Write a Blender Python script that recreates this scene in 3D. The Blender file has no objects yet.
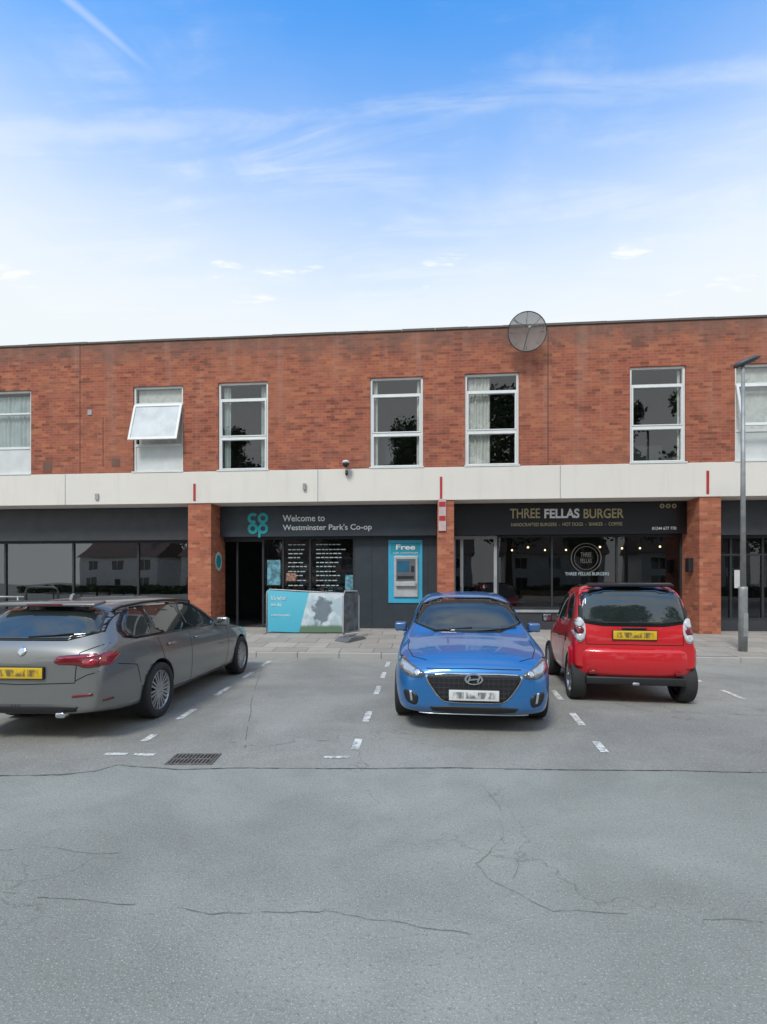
import bpy, bmesh, math, random
import numpy as np
from mathutils import Vector, Matrix
from mathutils.bvhtree import BVHTree
from mathutils.geometry import delaunay_2d_cdt
random.seed(7); np.random.seed(7)
scene = bpy.context.scene
coll = scene.collection
rad = math.radians

# ------------------------------------------------------------------ camera
EYE = 1.65; F = 510.0; HX = 383.5; HY = 582.0
cam = bpy.data.cameras.new("camera"); camo = bpy.data.objects.new("camera", cam); coll.objects.link(camo)
camo.location = (0, 0, EYE); camo.rotation_euler = (rad(90), 0, 0)
cam.sensor_width = 36; cam.lens = F/1024*36; cam.shift_y = 70/1024
cam.clip_start = 0.05; cam.clip_end = 3000
scene.camera = camo
scene.view_settings.view_transform = 'Standard'; scene.view_settings.look = 'None'
scene.view_settings.exposure = 0; scene.view_settings.gamma = 1

# ------------------------------------------------------------------ survey helpers
A = math.atan(0.0819); CA, SA = math.cos(A), math.sin(A); OY = 13.92
BM = Matrix.Translation((0, OY, 0)) @ Matrix.Rotation(-A, 4, 'Z')
def S(px, py, d=0.0):
    u = (px-HX)/F; v = (HY-py)/F
    t = (d+OY*CA)/(u*SA+CA)
    return (t*u*CA-(t-OY)*SA, EYE+t*v)
def sx(px, d=0.0): return S(px, 500, d)[0]
def sz(px, py, d=0.0): return S(px, py, d)[1]
def G(px, py, z=0.0):
    k = (EYE-z)/(py-HY)
    return ((px-HX)*k, F*k)

# ------------------------------------------------------------------ node helpers
class N:
    def __init__(s, nt): s.nt = nt; s.n = nt.nodes; s.l = nt.links
    def new(s, t, **kw):
        n = s.n.new(t)
        for k, v in kw.items(): setattr(n, k, v)
        return n
    def put(s, sock, v):
        if isinstance(v, bpy.types.NodeSocket): s.l.new(v, sock)
        else: sock.default_value = v
    def m(s, op, a, b=0.0, c=0.0, clamp=False):
        n = s.new('ShaderNodeMath', operation=op, use_clamp=clamp)
        s.put(n.inputs[0], a); s.put(n.inputs[1], b); s.put(n.inputs[2], c)
        return n.outputs[0]
    def mix(s, f, a, b, bt='MIX'):
        n = s.new('ShaderNodeMix', data_type='RGBA', blend_type=bt)
        s.put(n.inputs[0], f)
        for i, v in ((6, a), (7, b)):
            if isinstance(v, tuple): v = (*v[:3], 1)
            s.put(n.inputs[i], v)
        return n.outputs[2]
    def noise(s, vec, scale, detail=3, rough=.55, dist=0.0):
        n = s.new('ShaderNodeTexNoise'); n.inputs['Scale'].default_value = scale
        n.inputs['Detail'].default_value = detail; n.inputs['Roughness'].default_value = rough
        n.inputs['Distortion'].default_value = dist
        if vec is not None: s.l.new(vec, n.inputs['Vector'])
        return n.outputs[0]
    def ss(s, v, a, b, o0=0.0, o1=1.0):
        n = s.new('ShaderNodeMapRange', interpolation_type='SMOOTHSTEP')
        s.put(n.inputs[0], v); n.inputs[1].default_value = a; n.inputs[2].default_value = b
        n.inputs[3].default_value = o0; n.inputs[4].default_value = o1
        return n.outputs[0]
    def comb(s, x, y, z=0.0):
        n = s.new('ShaderNodeCombineXYZ'); s.put(n.inputs[0], x); s.put(n.inputs[1], y); s.put(n.inputs[2], z)
        return n.outputs[0]
    def sep(s, v):
        n = s.new('ShaderNodeSeparateXYZ'); s.l.new(v, n.inputs[0]); return n.outputs
    def bump(s, h, st, dist=0.01):
        n = s.new('ShaderNodeBump'); n.inputs['Strength'].default_value = st; n.inputs['Distance'].default_value = dist
        s.l.new(h, n.inputs['Height']); return n.outputs[0]

def newmat(name):
    m = bpy.data.materials.new(name); m.use_nodes = True
    k = N(m.node_tree); b = m.node_tree.nodes['Principled BSDF']
    return m, k, b
def mat(name, col, rough=.6, metal=0.0, var=.12, scale=3.0, bump=0.0, bscale=60, coat=0.0, spec=.5, emis=None):
    m, k, b = newmat(name)
    tc = k.new('ShaderNodeTexCoord').outputs['Object']
    nz = k.noise(tc, scale, 4)
    f = k.ss(nz, .3, .7, 0, 1)
    lo = tuple(c*(1-var) for c in col); hi = tuple(min(1, c*(1+var)) for c in col)
    k.l.new(k.mix(f, lo, hi), b.inputs['Base Color'])
    b.inputs['Roughness'].default_value = rough; b.inputs['Metallic'].default_value = metal
    b.inputs['Specular IOR Level'].default_value = spec
    b.inputs['Coat Weight'].default_value = coat; b.inputs['Coat Roughness'].default_value = .03
    if bump: k.l.new(k.bump(k.noise(tc, bscale, 3), bump), b.inputs['Normal'])
    if emis:
        b.inputs['Emission Color'].default_value = (*col, 1); b.inputs['Emission Strength'].default_value = emis
    return m

def glassmat(name, tint=(.6, .65, .65), f0=.08):
    """thin pane: tinted transmission + Schlick reflection, same from both sides"""
    m = bpy.data.materials.new(name); m.use_nodes = True
    k = N(m.node_tree); k.n.clear()
    o = k.new('ShaderNodeOutputMaterial'); t = k.new('ShaderNodeBsdfTransparent'); t.inputs[0].default_value = (*tint, 1)
    g = k.new('ShaderNodeBsdfGlossy'); g.inputs['Roughness'].default_value = .01; g.inputs[0].default_value = (1, 1, 1, 1)
    geo = k.new('ShaderNodeNewGeometry'); dt = k.new('ShaderNodeVectorMath', operation='DOT_PRODUCT')
    k.l.new(geo.outputs['Normal'], dt.inputs[0]); k.l.new(geo.outputs['Incoming'], dt.inputs[1])
    c = k.m('ABSOLUTE', dt.outputs['Value'])
    fr = k.m('ADD', f0, k.m('MULTIPLY', 1-f0, k.m('POWER', k.m('SUBTRACT', 1.0, c, clamp=True), 5.0)))
    tc = k.new('ShaderNodeTexCoord').outputs['Object']
    nb = k.bump(k.noise(tc, .9, 1), .12, .02)
    k.l.new(nb, g.inputs['Normal'])
    mx = k.new('ShaderNodeMixShader'); k.l.new(fr, mx.inputs[0]); k.l.new(t.outputs[0], mx.inputs[1]); k.l.new(g.outputs[0], mx.inputs[2])
    k.l.new(mx.outputs[0], o.inputs[0])
    return m

# ---- brick
def brickmat(name, cols, mortar=(.27, .2, .165), weather=True, sc=1.0):
    m, k, b = newmat(name)
    tc = k.new('ShaderNodeTexCoord').outputs['Object']
    x, y, z = k.sep(tc)
    u = k.m('ADD', x, y); v = k.comb(u, z, 0.0)
    br = k.new('ShaderNodeTexBrick'); k.l.new(v, br.inputs['Vector'])
    br.inputs['Scale'].default_value = 1; br.inputs['Brick Width'].default_value = .225*sc; br.inputs['Row Height'].default_value = .075*sc
    br.inputs['Mortar Size'].default_value = .006; br.inputs['Mortar Smooth'].default_value = .3
    br.inputs['Color1'].default_value = (*cols[0], 1); br.inputs['Color2'].default_value = (*cols[1], 1)
    br.inputs['Mortar'].default_value = (*mortar, 1); br.inputs['Bias'].default_value = -.1
    c = br.outputs[0]
    n1 = k.noise(v, .35, 5, .6); n2 = k.noise(v, 1.7, 6, .7); n3 = k.noise(k.comb(k.m('MULTIPLY', u, .5), z), .9, 4, .6)
    cell = k.new('ShaderNodeTexWhiteNoise')
    cu = k.m('FLOOR', k.m('DIVIDE', k.m('ADD', u, k.m('MULTIPLY', k.m('MODULO', k.m('FLOOR', k.m('DIVIDE', z, .075)), 2.0), .1125)), .225))
    cv = k.m('FLOOR', k.m('DIVIDE', z, .075)); k.l.new(k.comb(cu, cv, 3.0), cell.inputs['Vector'])
    c = k.mix(k.m('MULTIPLY', k.ss(cell.outputs['Value'], .74, .95), .75), c, cols[2])
    c = k.mix(k.m('MULTIPLY', k.ss(cell.outputs['Value'], .24, .05), .7), c, cols[3])
    c = k.mix(k.m('MULTIPLY', k.ss(n1, .42, .64), .4), c, (.42, .17, .10))
    c = k.mix(k.m('MULTIPLY', k.ss(n2, .5, .72), .42), c, (.17, .068, .048))
    c = k.mix(k.m('MULTIPLY', k.ss(n3, .52, .7), .25), c, (.46, .21, .12))
    if weather:
        w = k.ss(k.m('ADD', z, k.m('MULTIPLY', k.m('SUBTRACT', n2, .5), 1.8)), 7.6, 8.5)
        c = k.mix(k.m('MULTIPLY', w, .65), c, (.16, .105, .085))
        st = k.noise(k.comb(k.m('MULTIPLY', u, 1.6), k.m('MULTIPLY', z, .12)), 1.5, 4)
        c = k.mix(k.m('MULTIPLY', k.ss(st, .52, .72), .25), c, (.40, .26, .20))
        w2 = k.ss(z, 4.9, 5.6, 1, 0)
        c = k.mix(k.m('MULTIPLY', k.m('MULTIPLY', w2, k.ss(n2, .42, .6)), .3), c, (.18, .09, .07))
    k.l.new(c, b.inputs['Base Color']); b.inputs['Roughness'].default_value = .92
    b.inputs['Specular IOR Level'].default_value = .2
    k.l.new(k.bump(br.outputs['Fac'], -.5, .006), b.inputs['Normal'])
    return m
M = {}
M['brick'] = brickmat('red_brick', [(.385, .11, .06), (.30, .08, .046), (.45, .17, .09), (.15, .057, .042)])
M['brick_pier'] = brickmat('pier_brick', [(.46, .135, .07), (.36, .10, .052), (.50, .21, .12), (.2, .075, .055)], weather=False)

def concrete(name, col, streak=.25):
    m, k, b = newmat(name)
    tc = k.new('ShaderNodeTexCoord').outputs['Object']; x, y, z = k.sep(tc)
    v = k.comb(k.m('MULTIPLY', x, 2.0), y, k.m('MULTIPLY', z, .25))
    s1 = k.noise(v, 1.6, 5, .6); s2 = k.noise(tc, .6, 4)
    c = k.mix(k.m('MULTIPLY', k.ss(s1, .5, .8), streak), col, tuple(q*.6 for q in col))
    c = k.mix(k.m('MULTIPLY', k.ss(s2, .4, .7), .25), c, tuple(q*.85 for q in col))
    k.l.new(c, b.inputs['Base Color']); b.inputs['Roughness'].default_value = .8
    k.l.new(k.bump(k.noise(tc, 80, 3), .15), b.inputs['Normal'])
    return m
M['band'] = concrete('painted_concrete', (.74, .69, .62))
M['coping'] = concrete('coping_stone', (.13, .115, .10), .4)

def asphalt(name, base, tint):
    m, k, b = newmat(name)
    tc = k.new('ShaderNodeTexCoord').outputs['Object']
    big = k.noise(tc, .3, 5, .6, .6); mid = k.noise(tc, 1.1, 6, .68, .4); fine = k.noise(tc, 48, 4, .75); sp = k.noise(tc, 110, 2, .6)
    c = k.mix(k.ss(big, .32, .68), tuple(base*t*.74 for t in tint), tuple(base*t*1.12 for t in tint))
    c = k.mix(k.m('MULTIPLY', k.ss(mid, .42, .72), .45), c, tuple(base*t*.60 for t in tint))
    vv = k.comb(k.m('MULTIPLY', k.sep(tc)[0], .3), k.sep(tc)[1], 0.0)
    lanes = k.noise(vv, .8, 4, .6)
    c = k.mix(k.m('MULTIPLY', k.ss(lanes, .5, .72), .3), c, tuple(base*t*1.28 for t in tint))
    c = k.mix(k.m('MULTIPLY', k.ss(fine, .5, .7), .6), c, tuple(base*t*.42 for t in tint))
    c = k.mix(k.m('MULTIPLY', k.ss(sp, .55, .72), .6), c, tuple(base*t*2.0 for t in tint))
    stn = k.new('ShaderNodeTexVoronoi'); stn.inputs['Scale'].default_value = .55; k.l.new(tc, stn.inputs['Vector'])
    c = k.mix(k.m('MULTIPLY', k.ss(k.m('ADD', stn.outputs['Distance'], k.m('MULTIPLY', mid, .25)), .30, .16), .4), c, tuple(base*t*.45 for t in tint))
    vo = k.new('ShaderNodeTexVoronoi', feature='DISTANCE_TO_EDGE'); vo.inputs['Scale'].default_value = .5
    wr = k.new('ShaderNodeVectorMath', operation='ADD'); k.l.new(tc, wr.inputs[0])
    nn = k.new('ShaderNodeTexNoise'); nn.inputs['Scale'].default_value = 2.2; nn.inputs['Detail'].default_value = 7; k.l.new(tc, nn.inputs['Vector'])
    sc = k.new('ShaderNodeVectorMath', operation='SCALE'); sc.inputs['Scale'].default_value = 1.1; k.l.new(nn.outputs['Color'], sc.inputs[0])
    k.l.new(sc.outputs[0], wr.inputs[1]); k.l.new(wr.outputs[0], vo.inputs['Vector'])
    cr = k.ss(vo.outputs[0], .0, .007, 1, 0)
    gate = k.ss(k.noise(tc, .35, 2), .44, .58)
    c = k.mix(k.m('MULTIPLY', k.m('MULTIPLY', cr, gate), .5), c, tuple(base*t*.35 for t in tint))
    k.l.new(c, b.inputs['Base Color']); b.inputs['Roughness'].default_value = .85; b.inputs['Specular IOR Level'].default_value = .25
    h = k.m('ADD', k.m('MULTIPLY', fine, .6), k.m('MULTIPLY', sp, .6))
    k.l.new(k.bump(h, .7, .008), b.inputs['Normal'])
    return m
M['road'] = asphalt('road_asphalt', .30, (1.01, 1.02, .90))
M['bay'] = asphalt('bay_asphalt', .285, (1.05, 1.01, .90))

def paving():
    m, k, b = newmat('paving_flags')
    tc = k.new('ShaderNodeTexCoord').outputs['Object']
    br = k.new('ShaderNodeTexBrick'); k.l.new(tc, br.inputs['Vector'])
    br.inputs['Scale'].default_value = 1; br.inputs['Brick Width'].default_value = .75; br.inputs['Row Height'].default_value = .6
    br.inputs['Mortar Size'].default_value = .008
    br.inputs['Color1'].default_value = (.42, .375, .325, 1); br.inputs['Color2'].default_value = (.31, .28, .245, 1); br.inputs['Mortar'].default_value = (.09, .08, .07, 1)
    n = k.noise(tc, 1.5, 5)
    c = k.mix(k.m('MULTIPLY', k.ss(n, .4, .7), .35), br.outputs[0], (.2, .185, .165))
    k.l.new(c, b.inputs['Base Color']); b.inputs['Roughness'].default_value = .85
    k.l.new(k.bump(k.noise(tc, 70, 3), .2), b.inputs['Normal'])
    return m
M['paving'] = paving()
M['kerb'] = concrete('kerb_concrete', (.40, .38, .35), .3)
M['upvc'] = mat('white_upvc', (.72, .73, .71), .35, var=.04)
M['panel'] = mat('white_panel', (.62, .63, .61), .45, var=.06)
M['room'] = mat('room_wall', (.10, .10, .09), .9)
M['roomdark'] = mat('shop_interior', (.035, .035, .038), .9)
M['curtain'] = mat('curtain_cloth', (.62, .60, .55), .9, var=.1, scale=8)
M['blind'] = mat('blind_slats', (.42, .47, .45), .8)
M['obscured'] = mat('obscured_glass', (.60, .62, .62), .15, var=.12, scale=2)
M['glass'] = glassmat('window_glass', (.85, .88, .87), .10)
M['shopglass'] = glassmat('shop_glass', (.72, .74, .75), .065)
M['slate'] = mat('slate_panel', (.035, .045, .055), .42, var=.1)
M['slate2'] = mat('dark_fascia', (.04, .042, .048), .5)
M['black'] = mat('black_board', (.008, .008, .011), .35)
M['dframe'] = mat('dark_frame', (.03, .032, .036), .4)
M['gframe'] = mat('grey_frame', (.34, .35, .35), .4)
M['white'] = mat('white_letters', (.75, .75, .73), .5, var=.02)
M['gold'] = mat('gold_letters', (.44, .36, .20), .4, var=.05)
M['teal'] = mat('teal_letters', (.015, .34, .38), .5, var=.05)
M['cyan'] = mat('cyan_panel', (.05, .38, .58), .4, var=.05)
M['steel'] = mat('galvanised_steel', (.38, .39, .39), .45, .6, var=.15, scale=9)
M['lampgrey'] = mat('lamp_post_paint', (.30, .31, .31), .5, .3, var=.15, scale=6)
M['dark'] = mat('dark_metal', (.02, .02, .022), .5)
M['red'] = mat('red_paint', (.42, .03, .03), .5)
def roadpaint():
    m, k, b = newmat('worn_road_paint')
    tc = k.new('ShaderNodeTexCoord').outputs['Object']
    f = k.ss(k.noise(tc, 16, 5, .7), .36, .55)
    g = k.ss(k.noise(tc, 2.5, 3), .3, .6, .5, 1)
    c = k.mix(k.m('MULTIPLY', f, g), (.28, .28, .26), (.72, .71, .66))
    k.l.new(c, b.inputs['Base Color']); b.inputs['Roughness'].default_value = .8
    return m
M['roadpaint'] = roadpaint()

# ------------------------------------------------------------------ mesh helpers
def empty(name, mw=None):
    o = bpy.data.objects.new(name, None); coll.objects.link(o); o.empty_display_size = .3
    if mw is not None: o.matrix_world = mw
    return o
PINV = {}
def broot(name, s=0, d=0, z=0):
    T = Matrix.Translation((s, d, z)); o = empty(name, BM @ T); PINV[o.name] = T.inverted(); return o
def adopt(o, parent):
    if parent is not None:
        o.parent = parent
        if parent.name in PINV: o.matrix_parent_inverse = PINV[parent.name]
    return o
def mobj(name, verts, faces, mat_, parent=None, smooth=False, fm=None):
    me = bpy.data.meshes.new(name); me.from_pydata([tuple(v) for v in verts], [], faces)
    for mm in (mat_ if isinstance(mat_, list) else [mat_]): me.materials.append(mm)
    if fm is not None: me.polygons.foreach_set('material_index', fm)
    if smooth: me.polygons.foreach_set('use_smooth', [True]*len(me.polygons))
    me.update(); o = bpy.data.objects.new(name, me); coll.objects.link(o)
    return adopt(o, parent)
def bevel(o, w, seg=2):
    m = o.modifiers.new('bevel', 'BEVEL'); m.width = w; m.segments = seg; m.limit_method = 'ANGLE'; m.angle_limit = rad(40)
    return o
BF = [(0, 3, 2, 1), (4, 5, 6, 7), (0, 1, 5, 4), (1, 2, 6, 5), (2, 3, 7, 6), (3, 0, 4, 7)]
def bv(x0, x1, y0, y1, z0, z1):
    return [(x0, y0, z0), (x1, y0, z0), (x1, y1, z0), (x0, y1, z0), (x0, y0, z1), (x1, y0, z1), (x1, y1, z1), (x0, y1, z1)]
def box(name, parent, x0, x1, y0, y1, z0, z1, m, bev=0):
    if x0 > x1: x0, x1 = x1, x0
    if z0 > z1: z0, z1 = z1, z0
    o = mobj(name, bv(x0, x1, y0, y1, z0, z1), BF, m, parent)
    if bev: bevel(o, bev)
    return o
def boxes(name, parent, lst, m, bev=0):
    V = []; Fc = []
    for b in lst:
        n = len(V); V += bv(*b); Fc += [tuple(i+n for i in f) for f in BF]
    o = mobj(name, V, Fc, m, parent)
    if bev: bevel(o, bev)
    return o
def panes(name, parent, lst, m):
    V = []; Fc = []
    for (x0, x1, y, z0, z1) in lst:
        n = len(V); V += [(x0, y, z0), (x1, y, z0), (x1, y, z1), (x0, y, z1)]; Fc.append((n, n+1, n+2, n+3))
    return mobj(name, V, Fc, m, parent)
def tube(name, parent, pts, r, m, seg=12, r1=None):
    pts = [Vector(p) for p in pts]; V = []; Fc = []
    n = len(pts)
    for i, p in enumerate(pts):
        t = (pts[min(i+1, n-1)]-pts[max(i-1, 0)]).normalized()
        a = t.orthogonal() if abs(t.z) > .9 else t.cross(Vector((0, 0, 1)))
        if abs(t.z) > .9: a = Vector((1, 0, 0)) - t*t.x
        a.normalize(); b = t.cross(a)
        rr = r if r1 is None else r+(r1-r)*i/(n-1)
        for j in range(seg):
            q = 2*math.pi*j/seg; V.append(p+a*math.cos(q)*rr+b*math.sin(q)*rr)
    for i in range(n-1):
        for j in range(seg):
            Fc.append((i*seg+j, i*seg+(j+1) % seg, (i+1)*seg+(j+1) % seg, (i+1)*seg+j))
    Fc.append(tuple(range(seg))[::-1]); Fc.append(tuple((n-1)*seg+j for j in range(seg)))
    return mobj(name, V, Fc, m, parent, True)
def text(name, parent, s, x0, x1, zc, h, y, m, off=0.0, ext=.006):
    cu = bpy.data.curves.new(name, 'FONT'); cu.body = s; cu.size = 1; cu.extrude = 0; cu.offset = off
    cu.align_x = 'CENTER'; cu.align_y = 'CENTER'; cu.materials.append(m)
    o = bpy.data.objects.new(name, cu); coll.objects.link(o)
    bpy.context.view_layer.update()
    w, hh = o.dimensions[0], o.dimensions[1]
    k1 = (x1-x0)/max(w, .001); k2 = h/max(hh, .001)
    cu.extrude = ext/k2
    adopt(o, parent)
    o.matrix_basis = Matrix.Translation(((x0+x1)/2, y, zc)) @ Matrix.Rotation(rad(90), 4, 'X') @ Matrix.Diagonal((k1, k2, k2, 1))
    return o

# ------------------------------------------------------------------ ground
g = mobj('ground', [(-600, -600, 0), (600, -600, 0), (600, 600, 0), (-600, 600, 0)], [(0, 1, 2, 3)], M['road'])
def sheet(name, pts, z, m, parent=None):
    return mobj(name, [(p[0], p[1], z) for p in pts], [tuple(range(len(pts)))], m, parent)
KD = -2.98
def L2W(s, d, z=0): v = BM @ Vector((s, d, z)); return (v.x, v.y)
bp = [L2W(-30, KD-.02), L2W(30, KD-.02)][::-1]
edge = [(-30, 5.0), (-12, 4.75), G(0, 776), G(60, 775), G(97, 771), G(118, 765), G(180, 770), G(240, 768), G(330, 769), G(450, 768), G(560, 770), G(680, 771), G(767, 773), (12, 4.3), (30, 4.1)]
pb = sheet('parking_bay_surface', edge+bp, .004, M['bay'])

def ribbon(pts, w, z, jit=0.0, step=.04):
    P = []
    for a, b in zip(pts[:-1], pts[1:]):
        a = Vector(a); b = Vector(b); n = max(1, int((b-a).length/step))
        for i in range(n): P.append(a.lerp(b, i/n))
    P.append(Vector(pts[-1]))
    Q = []; wd = 0.0; wd2 = 0.0
    for i, p in enumerate(P):
        if jit:
            wd = wd*.92+random.uniform(-1, 1)*jit; wd2 = wd2*.92+random.uniform(-1, 1)*jit
        Q.append(p+Vector((wd, wd2)))
    V = []; Fc = []
    for i, p in enumerate(Q):
        t = (Q[min(i+1, len(Q)-1)]-Q[max(i-1, 0)]).normalized(); nn = Vector((-t.y, t.x))
        ww = w*(random.uniform(.15, 1.3) if jit else 1)/2
        V += [(p.x+nn.x*ww, p.y+nn.y*ww, z), (p.x-nn.x*ww, p.y-nn.y*ww, z)]
    for i in range(len(Q)-1):
        if jit and math.sin(i*.13)+math.sin(i*.31+1) > 1.1: continue
        Fc.append((2*i, 2*i+1, 2*i+3, 2*i+2))
    return V, Fc
def ribbons(name, lst, m):
    V = []; Fc = []
    for pts, w, z, j in lst:
        v, f = ribbon(pts, w, z, j); n = len(V); V += v; Fc += [tuple(i+n for i in q) for q in f]
    return mobj(name, V, Fc, m)
M['crack'] = mat('crack_tar', (.16, .16, .14), .9, var=.3)
cr = []
def gp(l): return [G(*p) for p in l]
cr.append((gp([(0, 850), (50, 846), (95, 853), (150, 850)]), .004, .004, .008))
cr.append((gp([(0, 893), (70, 901), (130, 905), (215, 912), (330, 909), (380, 921), (470, 935)]), .005, .004, .009))
cr.append((gp([(474, 772), (498, 805), (505, 838), (478, 865), (492, 880), (560, 915), (640, 913), (767, 922)]), .004, .004, .009))
cr.append((gp([(500, 838), (520, 865), (515, 880)]), .004, .004, .008))
cr.append(([(x, y-.01) for x, y in edge[2:-2]], .010, .0085, .004))
cr.append((gp([(228, 742), (262, 748), (300, 741), (340, 742)]), .008, .008, .006))
cr.append((gp([(245, 748), (252, 700), (262, 668)]), .010, .008, .004))
cr.append((gp([(600, 700), (650, 712), (767, 716)]), .009, .008, .006))
ribbons('asphalt_crack', cr, M['crack'])

mk = []
def dash(a, b, w=.09): mk.append(([a, b], w, .0085, 0))
def dashline(x0, y0, slope, ys, w=.08):
    for ya, yb in ys:
        dash((x0+slope*(ya-y0), ya), (x0+slope*(yb-y0), yb), w)
dashline(-2.47, 5.4, .02, [(5.26, 5.5), (6.1, 6.6), (7.4, 8.0), (8.7, 9.3), (10.0, 10.6)])
dashline(-.27, 5.16, .07, [(5.0, 5.34), (6.0, 6.48), (7.45, 8.05), (8.7, 9.3), (9.9, 10.5)])
dashline(2.16, 5.07, .155, [(4.92, 5.25), (5.85, 6.4), (7.1, 7.75), (8.5, 9.1), (9.8, 10.3)])
dashline(5.1, 7.45, .14, [(4.7, 5.3), (5.9, 6.5), (7.15, 7.75), (8.4, 9.0), (9.6, 10.1)])
dashline(-5.2, 5.4, .03, [(5.2, 5.8), (6.5, 7.1), (7.8, 8.4), (9.1, 9.7)])
dash((-2.66, 4.88), (-2.45, 4.87), .06); dash((-2.38, 4.86), (-2.18, 4.85), .06); dash((-.56, 4.78), (-.32, 4.79), .06)
ribbons('bay_marking', mk, M['roadpaint'])

dg = empty('drain_grate', Matrix.Translation((-1.76, 4.73, .0)) @ Matrix.Scale(.8, 4))
sheet('pit', [(-.25, -.16), (.25, -.16), (.25, .16), (-.25, .16)], .0095, mat('drain_pit', (.006, .006, .006), .9), dg)
bars = [(-.265, .265, -.175, -.15, .004, .018), (-.265, .265, .15, .175, .004, .018), (-.265, -.24, -.15, .15, .004, .018), (.24, .265, -.15, .15, .004, .018), (-.24, .24, -.012, .012, .004, .017)]
for i in range(11):
    x = -.215+i*.043; bars.append((x-.010, x+.010, -.149, .149, .0045, .016))
boxes('bars', dg, bars, mat('rusty_iron', (.13, .115, .10), .8, var=.3, scale=20))

pv = broot('pavement', 0, -1.5, .2)
mobj('flags', [(-30, KD+.13, .12), (30, KD+.13, .12), (30, -.3, .298), (30, 1.0, .30), (-30, 1.0, .30), (-30, -.3, .298)], [(0, 1, 2, 5), (5, 2, 3, 4)], M['paving'], pv)
kb = []
s = -30
while s < 30:
    kb.append((s+.004, s+.911, KD, KD+.128, -.02, .118+random.uniform(-.003, .003))); s += .915
kk = boxes('kerb_stones', pv, kb, M['kerb'], .012)

# ------------------------------------------------------------------ building
B = broot('shop_terrace_building', 0, 0, 0)
SL, SR = -22.0, 20.0
ZT = sz(767, 314.5); ZB1 = sz(767, 461.5); ZB0 = sz(767, 496)
WN = [(-30, 31, 391, 475, 'panel'), (133, 183, 386, 473, 'open'), (218, 268, 382, 470, 'three'), (370, 423, 377, 466, 'three'),
      (465, 519, 373, 463, 'three'), (630, 686, 366, 460, 'three'), (735, 795, 363, 459, 'open2')]
wins = []
for a, b, t, bo, kd in WN:
    wins.append([sx(a), sx(b), ZB1, sz((a+b)/2, t), kd])
wins.append([wins[0][0]-4.5, wins[0][0]-3.0, ZB1, wins[0][3], 'three'])
wins.append([wins[-2][1]+2.5, wins[-2][1]+4.0, ZB1, wins[-2][3], 'three'])
wins.sort()
def wall(name, parent, x0, x1, z0, z1, y0, y1, holes, m):
    xs = sorted(set([x0, x1]+[h[0] for h in holes]+[h[1] for h in holes])); V = []; Fc = []
    def q(a, b, c, d): n = len(V); V.extend([a, b, c, d]); Fc.append((n, n+1, n+2, n+3))
    for a, b in zip(xs[:-1], xs[1:]):
        hs = sorted([(h[2], h[3]) for h in holes if h[0] <= a+1e-6 and h[1] >= b-1e-6])
        z = z0; segs = []
        for h0, h1 in hs:
            if h0 > z+1e-5: segs.append((z, h0))
            z = h1
        if z < z1: segs.append((z, z1))
        for s0, s1 in segs:
            q((a, y0, s0), (b, y0, s0), (b, y0, s1), (a, y0, s1)); q((b, y1, s0), (a, y1, s0), (a, y1, s1), (b, y1, s1))
    for h in holes:
        a, b, c, d = h[:4]
        q((a, y0, c), (a, y0, d), (a, y1, d), (a, y1, c)); q((b, y0, d), (b, y0, c), (b, y1, c), (b, y1, d))
        q((a, y0, d), (b, y0, d), (b, y1, d), (a, y1, d))
    q((x0, y0, z1), (x1, y0, z1), (x1, y1, z1), (x0, y1, z1))
    return mobj(name, V, Fc, m, parent)
wall('upper_brick_wall', B, SL, SR, ZB1, ZT-.07, 0, .3, wins, M['brick'])
cps = []; s = SL
while s < SR:
    e_ = min(s+.9, SR); q = random.uniform(-.008, .008); cps.append((s+.003, e_-.003, -.03, .33, ZT-.068, ZT-.01+q)); s += .9
boxes('parapet_coping', B, cps, M['coping'], .006)
box('concrete_band', B, SL, SR, -.03, 1.2, ZB0, ZB1, M['band'], .008)
boxes('band_joints', B, [(sx(p)-.010, sx(p)+.010, -.034, -.029, ZB0+.01, ZB1-.01) for p in (66, 318, 560)], M['gframe'])
boxes('movement_joints', B, [(sx(p)-.012, sx(p)+.012, -.003, .01, ZB1, ZT-.08) for p in (80, 548)], mat('joint_sealant', (.09, .05, .04), .8))
boxes('side_and_rear_walls', B, [(SL, SL+.3, .3, 10, .0, ZT-.3), (SR-.3, SR, .3, 10, .0, ZT-.3), (SL, SR, 10.0, 10.3, 0, ZT-.3)], M['brick'])
box('flat_roof', B, SL+.3, SR-.3, .3, 10, ZT-.5, ZT-.35, mat('roof_felt', (.1, .1, .1), .9))
box('first_floor_slab', B, SL+.3, SR-.3, 1.2, 10, ZB0, ZB1, M['room'])
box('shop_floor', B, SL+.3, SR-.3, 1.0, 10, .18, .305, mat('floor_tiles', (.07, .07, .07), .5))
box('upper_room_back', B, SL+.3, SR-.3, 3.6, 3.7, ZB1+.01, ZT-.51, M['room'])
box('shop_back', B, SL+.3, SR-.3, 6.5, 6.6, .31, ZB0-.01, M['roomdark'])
boxes('upper_partitions', B, [(sx(p)-.05, sx(p)+.05, .31, 3.59, ZB1+.01, ZT-.52) for p in (60, 200, 320, 445, 570, 705)], M['room'])
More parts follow.
